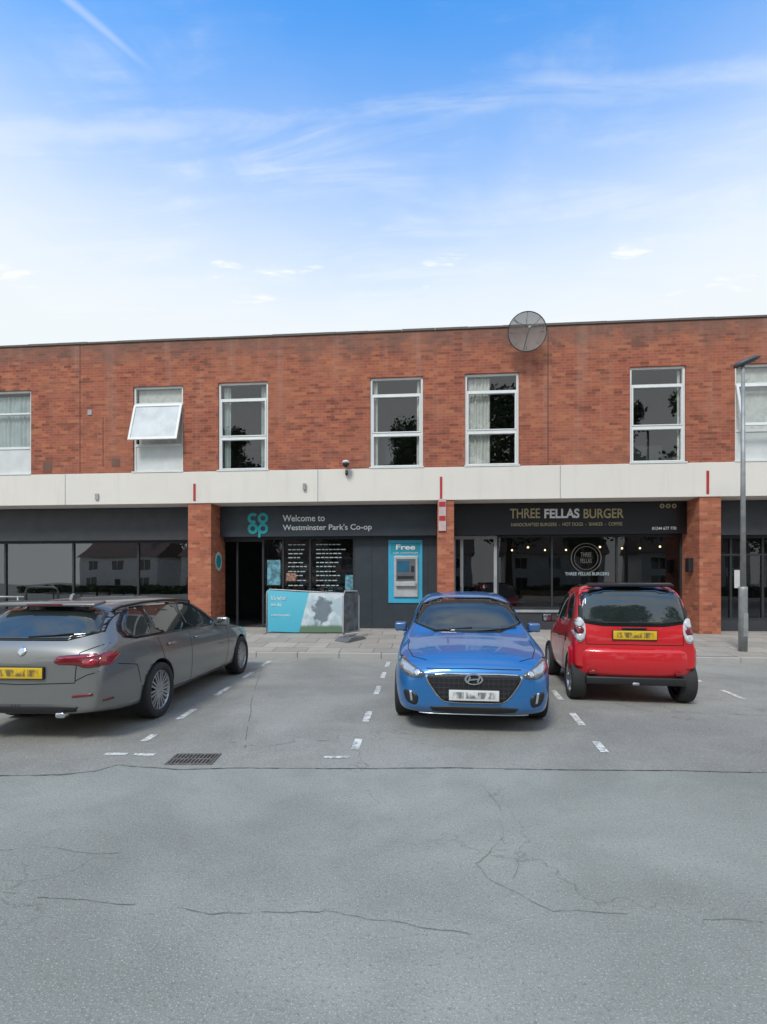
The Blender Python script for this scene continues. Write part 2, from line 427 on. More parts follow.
def window(i, w):
    a, b, c, d, kd = w
    nm = 'window_%d' % (i+1); fr = []; f = .06; y0, y1 = .05, .12
    H = d-c
    fr += [(a, b, y0, y1, c, c+f), (a, b, y0, y1, d-f, d), (a, a+f, y0, y1, c+f, d-f), (b-f, b, y0, y1, c+f, d-f)]
    gl = []
    if kd == 'three':
        zt1 = d-.19*H; zt2 = c+.38*H
        fr += [(a+f, b-f, y0, y1, zt1-.03, zt1+.03), (a+f, b-f, y0, y1, zt2-.035, zt2+.035)]
        for z0, z1 in ((zt2+.035, zt1-.03), (c+f, zt2-.035)):
            fr += [(a+f, a+f+.04, y0-.015, y1, z0, z1), (b-f-.04, b-f, y0-.015, y1, z0, z1), (a+f+.04, b-f-.04, y0-.015, y1, z1-.03, z1), (a+f+.04, b-f-.04, y0-.015, y1, z0, z0+.03)]
        gl.append((a+f, b-f, .085, c+f, d-f))
    else:
        zp = c+.33*H; fr += [(a+f, b-f, y0, y1, zp-.05, zp+.02)]
        box(nm+'_panel', B, a+f, b-f, .07, .1, c+f, zp-.05, M['panel'])
        if kd == 'panel': gl.append((a+f, b-f, .085, zp+.02, d-f)); fr += [(a+f, b-f, y0, y1, d-.28*H, d-.28*H+.05)]
        if kd.startswith('open'):
            zm = d-.2*H
            fr += [(a+f, b-f, y0, y1, zm-.03, zm+.03)]
            gl.append((a+f, b-f, .085, zm+.03, d-f))
            zh = zm-.03; L = zh-zp-.0; th = rad(17 if kd == 'open' else 13)
            sash = [(a+.03, b-.03, -.02, .02, -.06, 0), (a+.03, b-.03, -.02, .02, -L, -L+.07), (a+.03, a+.09, -.02, .02, -L+.07, -.06), (b-.09, b-.03, -.02, .02, -L+.07, -.06)]
            T_ = Matrix.Translation((0, .02, zh)) @ Matrix.Rotation(-th, 4, 'X')
            boxes(nm+'_sash', B, sash, M['upvc']).matrix_basis = T_
            panes(nm+'_sash_glass', B, [(a+.09, b-.09, 0, -L+.07, -.06)], M['obscured'] if kd == 'open' else M['glass']).matrix_basis = T_
            panes(nm+'_net', B, [(a+.09, b-.09, .16, zp, d-f)], M['curtain'])
    boxes(nm+'_frame', B, fr, M['upvc'], .006)
    if gl: panes(nm+'_glass', B, gl, M['glass'])
    box(nm+'_sill', B, a-.02, b+.02, -.045, .05, c, c+.035, M['upvc'])
for i, w in enumerate(wins): window(i, w)
def drape(name, x0, x1, z0, z1, y, m, amp=.02, per=.09):
    n = max(6, int((x1-x0)/.015)); V = []; Fc = []
    for j in range(n+1):
        x = x0+(x1-x0)*j/n; yy = y+amp*math.sin(2*math.pi*x/per)+.01*math.sin(x*37)
        V += [(x, yy, z0), (x+.01*math.sin(x*50), yy, z1)]
    for j in range(n): Fc.append((2*j, 2*j+2, 2*j+3, 2*j+1))
    return mobj(name, V, Fc, m, B, True)
W = {k: w for k, w in zip(['l', 'w0', 'w1', 'w2', 'w3', 'w4', 'w5', 'w6', 'r'], wins)}
def dr(k, f0, f1, g0, g1, m, name='curtain', **kw):
    a, b, c, d, _ = W[k]; drape(name, a+(b-a)*f0, a+(b-a)*f1, c+(d-c)*g0, c+(d-c)*g1, .19, m, **kw)
dr('w0', .05, .95, .33, .95, M['blind'], 'vertical_blind', amp=.015, per=.12)
dr('w4', .06, .48, .05, .97, M['curtain']); dr('w2', .06, .20, .05, .97, M['blind']); dr('w3', .06, .14, .05, .97, M['curtain']); dr('w3', .88, .95, .05, .97, M['curtain'])
dr('w2', .82, .95, .05, .97, M['blind']); dr('w5', .91, .97, .05, .97, M['curtain'])
boxes('room_furniture', B, [(W['w3'][0]+.3, W['w3'][0]+.6, .8, 1.1, ZB1+.01, ZB1+1.0), (W['w5'][0]+.4, W['w5'][0]+1.2, .9, 1.3, ZB1+.01, ZB1+.7)], M['roomdark'])

D = .9
PR = [('pier_1', 188, 211), ('pier_2', 437.5, 454), ('pier_3', 699.5, 721)]
for nm, a, b in PR:
    box(nm, B, sx(a), sx(b), 0, D+.12, .25, ZB0, M['brick_pier'], .004)
box('pier_4', B, sx(-130), sx(-110), 0, D+.12, .25, ZB0, M['brick_pier'])
box('pier_5', B, sx(900), sx(920), 0, D+.12, .25, ZB0, M['brick_pier'])
boxes('red_expansion_strips', B, [(sx(p)-.032, sx(p)+.032, -.045, -.028, sz(p, y1), sz(p, y0)) for p, y0, y1 in ((195, 484, 501), (441, 477, 499), (707, 471, 494))], M['red'])

ZF = sz(330, 537, D)
P1a, P1b = sx(188), sx(211); P2a, P2b = sx(437.5), sx(454); P3a, P3b = sx(699.5), sx(721)
def glazing(name, x0, x1, z0, z1, mull, m_frame, trans=None, fw=.06, riser=None, rm=None, gm=None):
    fr = [(x0, x1, D, D+.08, z1-fw, z1), (x0, x1, D, D+.08, z0, z0+fw), (x0, x0+fw, D, D+.08, z0+fw, z1-fw), (x1-fw, x1, D, D+.08, z0+fw, z1-fw)]
    for mx in mull: fr.append((mx-fw/2, mx+fw/2, D, D+.08, z0+fw, z1-fw))
    ed = sorted([x0+fw-fw/2, x1-fw/2]+list(mull))
    if trans:
        for e0, e1 in zip(ed[:-1], ed[1:]): fr.append((e0+fw/2, e1-fw/2, D, D+.08, trans-.025, trans+.025))
    boxes(name+'_frame', B, fr, m_frame, .004)
    panes(name+'_glass', B, [(x0+.03, x1-.03, D+.04, z0+.03, z1-.03)], gm or M['shopglass'])
    if riser: box(name+'_stallriser', B, x0, x1, D-.01, D+.1, riser, z0, rm)
M['reflglass'] = glassmat('tinted_shop_glass', (.42, .45, .47), .16)
glazing('left_shop', sx(-130)+.5, P1a, .75, ZF-.08, [sx(p, D) for p in (-70, -20, 5, 73, 138)], M['dframe'], riser=.3, rm=M['slate2'], gm=M['reflglass'])
xs0 = P1b; xd0 = sx(262, D); xd1 = sx(355, D)
box('entrance_head', B, xs0, xd0, D, D+.08, ZF-.12, ZF, M['dframe'])
glazing('grocery_screen', xd0, xd1, .32, ZF, [sx(283, D), sx(310, D)], M['dframe'])
box('sliding_door_frame', B, sx(236, D)-.03, sx(236, D)+.03, D+.1, D+.15, .32, ZF-.13, M['dframe'])
box('atm_wall_panel', B, xd1, P2a, D-.02, D+.1, .3, ZF, M['slate'])
boxes('atm_wall_joints', B, [(sx(p, D)-.006, sx(p, D)+.006, D-.024, D-.019, .32, ZF-.02) for p in (372, 428)], M['dark'])
glazing('burger_door', P2b, sx(497, D), .32, ZF, [sx(461, D)+.02], M['gframe'], fw=.09)
zr = sz(600, 609, D)
glazing('burger_window', sx(497, D), P3a, zr, ZF, [sx(552, D), sx(617, D)], M['dframe'], fw=.05, riser=.3, rm=M['slate2'])
box('burger_sill', B, sx(497, D), P3a, D-.05, D-.012, zr-.1, zr-.03, M['gframe'])
glazing('right_shop', P3b, sx(900), .6, ZF-.05, [sx(731, D), sx(763, D), sx(800, D)], M['dframe'], trans=2.4, riser=.3, rm=M['slate2'])
boxes('door_paper', B, [(sx(735, D), sx(746, D), D+.03, D+.035, sz(740, 588, D), sz(740, 570, D))], M['panel'])
random.seed(3)
sh = []; pr = [[], [], []]
for k_ in range(3):
    y = 2.6+k_*1.2; x0 = sx(268, y); x1 = sx(425, y)
    for l in range(5):
        z = .45+l*.38; sh.append((x0, x1, y, y+.45, z, z+.03))
        x = x0
        while x < x1-.1:
            w_ = random.uniform(.06, .2); h_ = random.uniform(.12, .3); pr[random.randrange(3)].append((x, x+w_*.9, y+.02, y+.3, z+.031, z+.031+h_)); x += w_
boxes('grocery_shelves', B, sh, M['dark'])
for i, c in enumerate([(.16, .04, .03), (.04, .13, .16), (.2, .17, .09)]): boxes('groceries_%d' % i, B, pr[i], mat('packaging_%d' % i, c, .5, var=.5, scale=12))
boxes('burger_counter', B, [(sx(520, 4), sx(660, 4), 4, 4.6, .31, 1.35)], mat('counter_wood', (.12, .07, .045), .5))
tb = []
for px in (515, 560, 640):
    x = sx(px, 2); tb += [(x-.35, x+.35, 1.7, 2.3, 1.02, 1.06), (x-.04, x+.04, 1.96, 2.04, .31, 1.02)]
boxes('burger_tables', B, tb, M['dark'])
def ball(name, parent, loc, r, m, sc=(1, 1, 1), seg=16):
    bm = bmesh.new(); bmesh.ops.create_uvsphere(bm, u_segments=seg, v_segments=seg//2+2, radius=r)
    for v in bm.verts: v.co = Vector((v.co.x*sc[0]+loc[0], v.co.y*sc[1]+loc[1], v.co.z*sc[2]+loc[2]))
    me = bpy.data.meshes.new(name); bm.to_mesh(me); bm.free(); me.materials.append(m)
    me.polygons.foreach_set('use_smooth', [True]*len(me.polygons))
    o = bpy.data.objects.new(name, me); coll.objects.link(o); return adopt(o, parent)
bulb = mat('warm_bulb', (1, .75, .4), .5, emis=3)
for px in (512, 528, 545, 566, 600, 622, 640, 660):
    d_ = 2.2+(px % 3)*.7; x = sx(px, d_); ball('pendant_bulb', B, (x, d_, 2.72), .032, bulb, seg=8); tube('pendant_cord', B, [(x, d_, 2.76), (x, d_, ZB0)], .006, M['dark'], 5)

y_ = D+.03
pale = mat('notice_print', (.42, .5, .52), .5)
nl = []
for col0, wmax in ((288, 18), (316, 30)):
    for i, yy in enumerate((544, 549, 553, 557, 562, 566, 571, 575, 580, 585)):
        x = col0
        while x < col0+wmax*random.uniform(.6, 1):
            w_ = random.uniform(2, 5); nl.append((sx(x, D), sx(x+w_, D), y_, y_+.003, sz(330, yy+.9, D), sz(330, yy, D))); x += w_+1
boxes('window_notice_lines', B, nl, pale)
boxes('window_posters', B, [(sx(267, D), sx(280, D), y_-.002, y_+.003, sz(270, 585, D), sz(270, 560, D)), (sx(345, D), sx(353, D), y_-.002, y_+.003, sz(345, 590, D), sz(345, 575, D))], mat('poster_teal', (.12, .30, .36), .5, var=.5, scale=9))
boxes('window_posters_red', B, [(sx(286, D), sx(296, D), y_-.004, y_-.001, sz(290, 581, D), sz(290, 573, D))], mat('poster_mixed', (.3, .16, .12), .5, var=.6, scale=14))

def sign(name, x0, x1, z0, z1, y0, y1, m):
    r = broot(name, (x0+x1)/2, (y0+y1)/2, (z0+z1)/2); o = box('board', r, x0, x1, y0, y1, z0, z1, m, .006); return r
FY = .62
s1 = sign('shop_fascia_sign', P1b+.01, P2a-.01, ZF-.0, ZB0-.02, FY, D-.01, M['slate'])
def tx(name, r, st, a, b, yc, hpx, m, off=0.0):
    x0, x1 = sx(a, FY), sx(b, FY); z = sz((a+b)/2, yc, FY); h = sz((a+b)/2, yc-hpx/2, FY)-sz((a+b)/2, yc+hpx/2, FY)
    return text(name, r, st, x0, x1, z, h, FY-.012, m, off)
tx('welcome_text', s1, 'Welcome to', 283, 325, 518.5, 6.5, M['white'], .01)
tx('name_text', s1, "Westminster Park's Co-op", 283, 372, 527.5, 7.5, M['white'], .012)
def ring(name, r, cx, cz, R, w, y, m, gap=None):
    V = []; Fc = []; n = 28
    for j in range(n+1):
        q = 2*math.pi*j/n
        for rr in (R, R-w):
            for yy in (y, y-.012): V.append((cx+rr*math.cos(q), yy, cz+rr*math.sin(q)))
    for j in range(n):
        dg_ = math.degrees(2*math.pi*(j+.5)/n) % 360
        if gap and (gap[0] <= dg_ <= gap[1] or gap[0] <= dg_-360 <= gap[1]): continue
        a = j*4; b = a+4
        Fc += [(a+1, b+1, b+3, a+3), (a, b, b+1, a+1), (a+2, a+3, b+3, b+2)]
    return mobj(name, V, Fc, m, r)
lx, lz = sx(258, FY), sz(258, 523.5, FY); R = .155
ring('logo_c', s1, lx-R*.97, lz+R*.98, R, .085, FY-.002, M['teal'], gap=(-48, 38))
ring('logo_o', s1, lx+R*.97, lz+R*.98, R, .085, FY-.002, M['teal'])
ring('logo_o_2', s1, lx-R*.97, lz-R*.98, R, .085, FY-.002, M['teal'])
ring('logo_p', s1, lx+R*.97, lz-R*.98, R, .085, FY-.002, M['teal'])
boxes('logo_stem', s1, [(lx+.01, lx+.08, FY-.0145, FY-.002, lz-R*2.6, lz-R)], M['teal'])

s2 = sign('shop_fascia_sign', P2b+.01, P3a-.01, ZF-.0, ZB0-.02, FY, D-.01, M['black'])
tx('name_text_1', s2, 'THREE', 510, 540, 514, 9.5, M['gold'], .012)
tx('name_text_2', s2, 'FELLAS', 544, 579, 514, 9.5, M['white'], .03)
tx('name_text_3', s2, 'BURGER', 583, 623, 514, 9.5, M['gold'], .012)
tx('strapline_text', s2, 'HANDCRAFTED BURGERS  -  HOT DOGS  -  SHAKES  -  COFFEE', 511, 622, 524.5, 3.4, M['gold'])
tx('phone_text', s2, '01244 677 770', 652, 676, 528.5, 3, M['white'])
for i_, p_ in enumerate((662, 668, 674)):
    ring('icon', s2, sx(p_, FY), sz(p_, 506, FY), .06, .03, FY-.002, M['gold'])
s3 = sign('shop_fascia_sign', sx(-130)+.5, P1a-.01, ZF-.08, ZB0-.02, FY, D-.01, M['slate2'])
s4 = sign('shop_fascia_sign', P3b+.01, sx(900), ZF-.05, ZB0-.02, FY, D-.01, M['slate2'])
ring('window_roundel', B, sx(586, D), sz(586, 558, D), .42, .02, D-.002, mat('roundel_gold', (.13, .12, .10), .6))
ring('window_roundel_inner', B, sx(586, D), sz(586, 558, D), .33, .012, D-.002, bpy.data.materials['roundel_gold'])
text('roundel_text', B, 'THREE\nFELLAS', sx(580.5, D), sx(591.5, D), sz(586, 558, D), .3, D-.004, bpy.data.materials['roundel_gold'])
text('window_name', B, 'THREE FELLAS BURGERS', sx(565, D), sx(609, D), sz(586, 574, D), .09, D-.006, pale)
am = broot('cash_machine', sx(405, D), D, 1.8)
box('surround', am, sx(388.5, D), sx(422.5, D), D-.05, D-.021, sz(405, 603, D), sz(405, 540, D), M['cyan'], .01)
box('head_panel', am, sx(391, D), sx(420, D), D-.056, D-.051, sz(405, 554, D), sz(405, 543, D), mat('atm_teal', (.03, .27, .36), .4))
text('free_text', am, 'Free', sx(396, D), sx(415, D), sz(405, 547.5, D), .15, D-.06, M['white'], .02)
text('cash_text', am, 'cash withdrawals', sx(393, D), sx(418, D), sz(405, 553, D), .05, D-.06, M['white'])
xa, xb = sx(394, D), sx(418, D)
mgrey = mat('atm_grey', (.42, .44, .44), .35)
box('bezel', am, xa, xb, D-.10, D-.051, sz(405, 597, D), sz(405, 556, D), mgrey, .02)
box('screen_recess', am, xa+.07, xb-.07, D-.104, D-.101, sz(405, 581, D), sz(405, 559, D), mat('atm_recess', (.12, .13, .14), .4))
box('screen', am, xa+.1, xb-.25, D-.108, D-.105, sz(405, 572, D), sz(405, 561, D), mat('atm_screen', (.03, .12, .2), .1))
box('keypad_shelf', am, xa+.06, xb-.06, D-.19, D-.101, sz(405, 586, D), sz(405, 582, D), mgrey, .008)
box('card_slot', am, xb-.2, xb-.11, D-.115, D-.105, sz(405, 572, D), sz(405, 566, D), M['dark'])
box('cash_slot', am, xa+.1, xb-.12, D-.110, D-.105, sz(405, 579, D), sz(405, 576, D), M['dark'])
boxes('keys', am, [(xa+.14+i*.05, xa+.175+i*.05, D-.18+j*.025, D-.165+j*.025, sz(405, 582, D), sz(405, 582, D)+.006) for i in range(4) for j in range(3)], M['dark'])
pp = broot('pier_sign', sx(444), -.02, 2.8)
box('plate', pp, sx(438.5), sx(446), -.05, -.004, sz(443, 531, 0), sz(443, 499, 0), mat('plate_pinkish', (.55, .42, .40), .5), .004)
boxes('plate_bands', pp, [(sx(439), sx(445.5), -.054, -.051, sz(443, y+5), sz(443, y)) for y in (502, 516)], M['red'])
rp = broot('round_sign', P1b+.01, .35, 2.3)
V = [(P1b+.012, .5+.24*math.cos(q), 2.25+.27*math.sin(q)) for q in [2*math.pi*i/28 for i in range(28)]]
mobj('disc', V, [tuple(range(28))], mat('disc_white', (.6, .68, .68), .4), rp)
V = [(P1b+.015, .5+.17*math.cos(q), 2.25+.19*math.sin(q)) for q in [2*math.pi*i/28 for i in range(28)]]
mobj('disc_centre', V, [tuple(range(28))], M['teal'], rp)
mb = broot('wall_box', P3a-.02, .45, 2.0)
box('case', mb, P3a-.12, P3a-.002, .3, .5, sz(688, 572, .4), sz(688, 558, .4), M['dark'], .01)

boxes('wall_vents', B, [(sx(90)-.06, sx(90)+.06, -.02, .0, sz(90, 415), sz(90, 410)), (sx(98)-.05, sx(98)+.05, -.07, -.031, sz(98, 500), sz(98, 494)), (sx(305)-.04, sx(305)+.04, -.1, -.031, sz(305, 490), sz(305, 484))], M['gframe'])
boxes('wall_marks', B, [(sx(103)-.012, sx(103)+.012, -.006, .0, ZB1+.2, ZB1+1.6), (sx(43), sx(52), -.006, .0, sz(47, 473), sz(47, 462)), (sx(112), sx(120), -.006, .0, sz(47, 468), sz(47, 460))], mat('repaired_brick', (.17, .085, .065), .9))
cc = broot('security_camera', sx(347), -.2, sz(347, 466))
box('bracket', cc, sx(347)-.03, sx(347)+.03, -.12, -.031, ZB1-.18, ZB1-.06, M['dark'], .005)
tube('arm', cc, [(sx(347), -.08, ZB1-.12), (sx(347), -.2, ZB1-.10), (sx(347), -.22, ZB1+.02)], .018, M['gframe'], 8)
ball('dome', cc, (sx(347), -.22, sz(347, 466)), .09, M['dark'])
ball('hood', cc, (sx(347), -.22, sz(347, 464)), .1, M['panel'], (1, 1, .55))

ds = broot('satellite_dish', sx(525), -.35, sz(525, 338))
def dish():
    V = []; Fc = []; n = 36; rings = 9; R = .49
    for i in range(rings+1):
        r = R*i/rings
        for j in range(n):
            q = 2*math.pi*j/n; V.append((r*math.cos(q), .28*(r/R)**2*-.55, r*math.sin(q)))
    for i in range(rings):
        for j in range(n): Fc.append((i*n+j, i*n+(j+1) % n, (i+1)*n+(j+1) % n, (i+1)*n+j))
    # perforated mesh: mostly metal, a little see-through
    m, k, b = newmat('dish_mesh')
    tcn = k.new('ShaderNodeTexCoord').outputs['Object']; nz = k.noise(tcn, 5, 3)
    k.l.new(k.mix(nz, (.15, .14, .13), (.26, .24, .22)), b.inputs['Base Color']); b.inputs['Roughness'].default_value = .7
    b.inputs['Alpha'].default_value = .72
    o = mobj('reflector', V, Fc, m, ds, True)
    o.matrix_basis = Matrix.Translation((sx(525)-.03, -.3, sz(525, 339))) @ Matrix.Rotation(rad(8), 4, 'X')
    pr_ = [(R*math.cos(q), -.154, R*math.sin(q)) for q in [2*math.pi*i/36 for i in range(37)]]
    t = tube('rim', ds, pr_, .012, M['dark'], 6); t.matrix_basis = o.matrix_basis
    for q in (20, 140, 260):
        p = Vector((.45*math.cos(rad(q)), -.13, .45*math.sin(rad(q))))
        t = tube('feed_strut', ds, [p, (0, -.46, 0)], .007, M['dark'], 6); t.matrix_basis = o.matrix_basis
    for q in (0, 45, 90, 135):
        a_ = [Vector((rr*math.cos(rad(q)), -.154*(rr/R)**2+.01, rr*math.sin(rad(q)))) for rr in (-R, -R*.6, -R*.3, 0, R*.3, R*.6, R)]
        t = tube('rib', ds, a_, .007, M['dark'], 5); t.matrix_basis = o.matrix_basis
    t = ball('feed_horn', ds, (0, -.46, 0), .04, M['gframe'], seg=10); t.matrix_basis = o.matrix_basis
dish()
tube('mast', ds, [(sx(525), -.25, sz(525, 338)), (sx(525), -.12, sz(525, 338)-.1), (sx(525), -.0, sz(525, 338)-.1)], .025, M['steel'], 8)

# ------------------------------------------------------------------ street lamp
LXY = (359.5/F*11.0, 11.0)
lp = empty('street_lamp', Matrix.Translation((LXY[0], LXY[1], .13)))
topz = 4.68+1.65-.13
tube('base_section', lp, [(0, 0, -.02), (0, 0, 1.35), (0, 0, 1.42)], .085, M['lampgrey'], 20)
tube('shaft', lp, [(0, 0, 1.4), (0, 0, topz)], .058, M['lampgrey'], 16, .035)
box('access_door', lp, -.05, .05, -.092, -.07, .35, .85, M['lampgrey'], .004)
def lantern():
    st = [(.0, .05, .05), (.1, .1, .08), (.25, .13, .085), (.42, .12, .07), (.5, .07, .03)]
    V = []; Fc = []; n = 12
    for y, w, h in st:
        for j in range(n):
            q = 2*math.pi*j/n; zz = math.sin(q)*h; V.append((math.cos(q)*w, -y, zz if zz > 0 else zz*.6))
    for i in range(len(st)-1):
        for j in range(n): Fc.append((i*n+j, i*n+(j+1) % n, (i+1)*n+(j+1) % n, (i+1)*n+j))
    Fc += [tuple(range(n))[::-1], tuple((len(st)-1)*n+j for j in range(n))]
    o = mobj('lantern', V, Fc, mat('lantern_grey', (.07, .07, .075), .5), lp, True)
    o.matrix_basis = Matrix.Translation((-.16, .03, topz-.03)) @ Matrix.Rotation(rad(78), 4, 'Z') @ Matrix.Rotation(rad(-20), 4, 'X')
lantern()

# ------------------------------------------------------------------ banner on barrier, swing sign, rails
zp = .27
bn = broot('banner_barrier', sx(307, -.5), -.5, zp)
x0, x1 = sx(268, -.5), sx(346, -.5)
z0b, z1b = zp+.06, zp+1.17
def bannermat():
    m, k, b = newmat('banner_print')
    tc = k.new('ShaderNodeTexCoord').outputs['Object']; x, y, z = k.sep(tc)
    u = k.m('DIVIDE', k.m('SUBTRACT', x, x0), x1-x0); v = k.m('DIVIDE', k.m('SUBTRACT', z, z0b), z1b-z0b)
    nz = k.noise(tc, 3, 5, .6); n2 = k.noise(tc, 6, 4)
    edgef = k.ss(k.m('ADD', u, k.m('MULTIPLY', v, -.14)), .40, .41)
    ph = k.mix(k.ss(nz, .42, .6), (.42, .52, .56), (.62, .68, .70))
    du = k.m('SUBTRACT', u, .70); dv = k.m('SUBTRACT', v, .5)
    rr = k.m('SQRT', k.m('ADD', k.m('MULTIPLY', k.m('MULTIPLY', du, du), 7.0), k.m('MULTIPLY', dv, dv)))
    ph = k.mix(k.m('MULTIPLY', k.ss(k.m('ADD', rr, k.m('MULTIPLY', n2, .5)), .60, .5), .85), ph, (.10, .13, .16))
    ph = k.mix(k.ss(k.m('ADD', v, k.m('MULTIPLY', nz, .1)), .24, .16), ph, (.12, .20, .13))
    c = k.mix(edgef, k.mix(v, (.07, .42, .56), (.12, .5, .62)), ph)
    k.l.new(c, b.inputs['Base Color']); b.inputs['Roughness'].default_value = .5
    return m
n = 24; V = []; Fc = []
for i in range(n+1):
    for j in range(7):
        fx = i/n; fz = j/6; V.append((x0+(x1-x0)*fx, -.53+.012*math.sin(fx*17+fz*3)-.01*math.sin(fz*math.pi), z0b+(z1b-z0b)*fz-.02*math.sin(fx*math.pi)-.09*fx*(1 if fz > .5 else 0)))
for i in range(n):
    for j in range(6): a = i*7+j; Fc.append((a, a+7, a+8, a+1))
mobj('banner', V, Fc, bannermat(), bn, True)
tube('frame', bn, [(x0-.03, -.5, zp+.02), (x0-.03, -.5, z1b-.05), (x0+.05, -.5, z1b+.01), (x1-.05, -.5, z1b-.09), (x1+.03, -.5, z1b-.15), (x1+.03, -.5, zp+.02)], .02, M['steel'], 10)
tube('lower_rail', bn, [(x0-.03, -.5, zp+.1), (x1+.03, -.5, zp+.1)], .015, M['steel'], 8)
boxes('feet', bn, [(x0-.06, x0, -.75, -.25, zp-.005, zp+.02), (x1, x1+.06, -.75, -.25, zp-.005, zp+.02)], M['steel'])
text('banner_text_1', bn, "It's what", x0+.1, x0+.5, zp+.95, .12, -.552, M['white'], .0, .002)
text('banner_text_2', bn, "we do", x0+.1, x0+.38, zp+.78, .10, -.552, M['white'], .0, .002)
text('banner_text_3', bn, "community", x0+.1, x0+.62, zp+.50, .08, -.552, M['white'], .0, .002)

def place(name, X, Y, z, rot=0): return empty(name, Matrix.Translation((X, Y, z)) @ Matrix.Rotation(rot, 4, 'Z'))
gx, gy = G(351, 642, .17)
ss_ = place('pavement_sign', gx, gy, .175, rad(52))
mblk = mat('rubber_base', (.12, .125, .13), .7)
def prism(name, parent, pts, y0, y1, m, bev=.01):
    n = len(pts); V = [(p[0], y0, p[1]) for p in pts]+[(p[0], y1, p[1]) for p in pts]
    Fc = [tuple(range(n))[::-1], tuple(range(n, 2*n))]+[(i, (i+1) % n, (i+1) % n+n, i+n) for i in range(n)]
    return bevel(mobj(name, V, Fc, m, parent), bev)
prism('base', ss_, [(-.36, 0), (.36, 0), (.36, .06), (.22, .14), (-.22, .14), (-.36, .06)], -.22, .22, mblk, .02)
tube('frame', ss_, [(-.26, 0, .2), (-.29, 0, .28), (-.29, 0, 1.13), (-.22, 0, 1.25), (.22, 0, 1.25), (.29, 0, 1.13), (.29, 0, .28), (.26, 0, .2), (-.26, 0, .2)], .022, M['gframe'], 8)
boxes('springs', ss_, [(-.16, -.1, -.02, .02, .13, .2), (.1, .16, -.02, .02, .13, .2)], M['steel'])
box('panel', ss_, -.265, .265, -.01, .01, .26, 1.21, mat('pavement_sign_face', (.08, .095, .11), .4, var=.5, scale=5))

hr = broot('handrail', sx(40, -.6), -.6, .26)
def hoop(a, b, y, zt_):
    return tube('hoop', hr, [(a, y, .24), (a, y, zt_-.12), (a+.04, y, zt_-.03), (a+.13, y, zt_), (b-.13, y, zt_), (b-.04, y, zt_-.03), (b, y, zt_-.12), (b, y, .24)], .032, M['dark'], 10)
hoop(sx(26, -.6), sx(58, -.6), -.6, sz(40, 587, -.6)); hoop(sx(26, -.9), sx(58, -.9), -.9, sz(40, 587, -.6))
tube('rail', hr, [(sx(-60, -1.0), -1.0, 1.25), (sx(24, -1.0), -1.0, 1.25)], .025, M['steel'], 8)
tube('rail_low', hr, [(sx(-60, -1.0), -1.0, .75), (sx(24, -1.0), -1.0, .75)], .02, M['steel'], 8)
for p in (-50, -15, 18): tube('rail_post', hr, [(sx(p, -1.0), -1.0, .2), (sx(p, -1.0), -1.0, 1.25)], .025, M['steel'], 8)

# ------------------------------------------------------------------ CARS
def paint(name, col, metal=.35, rough=.32):
    m, k, b = newmat(name)
    tc = k.new('ShaderNodeTexCoord').outputs['Object']; z = k.sep(tc)[2]
    nz = k.noise(tc, 3, 4)
    dirt = k.m('MULTIPLY', k.ss(k.m('ADD', z, k.m('MULTIPLY', nz, .25)), .55, .25), .35)
    c = k.mix(dirt, col, (.16, .15, .13)); k.l.new(c, b.inputs['Base Color'])
    k.l.new(k.m('ADD', k.m('MULTIPLY', nz, .12), rough-.05), b.inputs['Roughness'])
    b.inputs['Metallic'].default_value = metal
    b.inputs['Coat Weight'].default_value = .9; b.inputs['Coat Roughness'].default_value = .05
    return m
def platemat(name, col):
    m, k, b = newmat(name)
    tc = k.new('ShaderNodeTexCoord').outputs['Object']; x, y, z = k.sep(tc)
    nz = k.noise(k.comb(k.m('MULTIPLY', x, 1.0), 0.0, k.m('MULTIPLY', z, .4)), 17, 2)
    f = k.m('MULTIPLY', k.m('MULTIPLY', k.ss(nz, .40, .58), k.ss(k.m('ABSOLUTE', z), .045, .025)), k.ss(k.m('ABSOLUTE', x), .24, .18))
    k.l.new(k.mix(k.m('MULTIPLY', f, .8), col, (.05, .05, .05)), b.inputs['Base Color']); b.inputs['Roughness'].default_value = .4
    return m
C = {}
C['glass'] = mat('car_glass', (.02, .027, .026), .03, var=.2); C['glass'].node_tree.nodes['Principled BSDF'].inputs['IOR'].default_value = 1.9
C['trim'] = mat('black_trim', (.015, .015, .016), .5)
C['gloss'] = mat('gloss_black', (.008, .008, .009), .12)
C['tyre'] = mat('tyre_rubber', (.028, .028, .028), .85, bump=.2)
C['alloy'] = mat('alloy_silver', (.40, .41, .42), .32, .75)
C['alloydark'] = mat('wheel_well', (.008, .008, .008), .95)
C['chrome'] = mat('chrome', (.65, .66, .67), .15, 1.0, var=.02)
C['lens'] = mat('headlamp_lens', (.42, .45, .48), .08, .3, coat=1.0)
C['lensd'] = mat('headlamp_inner', (.10, .11, .12), .1, .2, coat=1.0)
C['redl'] = mat('tail_lamp_red', (.30, .008, .012), .12, coat=1.0)
C['redd'] = mat('tail_lamp_dark', (.14, .006, .01), .12, coat=1.0)
C['clear'] = mat('tail_lamp_clear', (.5, .5, .5), .12, coat=1.0)
C['py'] = platemat('plate_yellow', (.70, .45, .02))
C['pw'] = platemat('plate_white', (.70, .70, .68))
C['seam'] = mat('panel_gap', (.006, .006, .006), .9)
C['gbar'] = mat('grille_bar_metal', (.10, .10, .11), .35, .8)

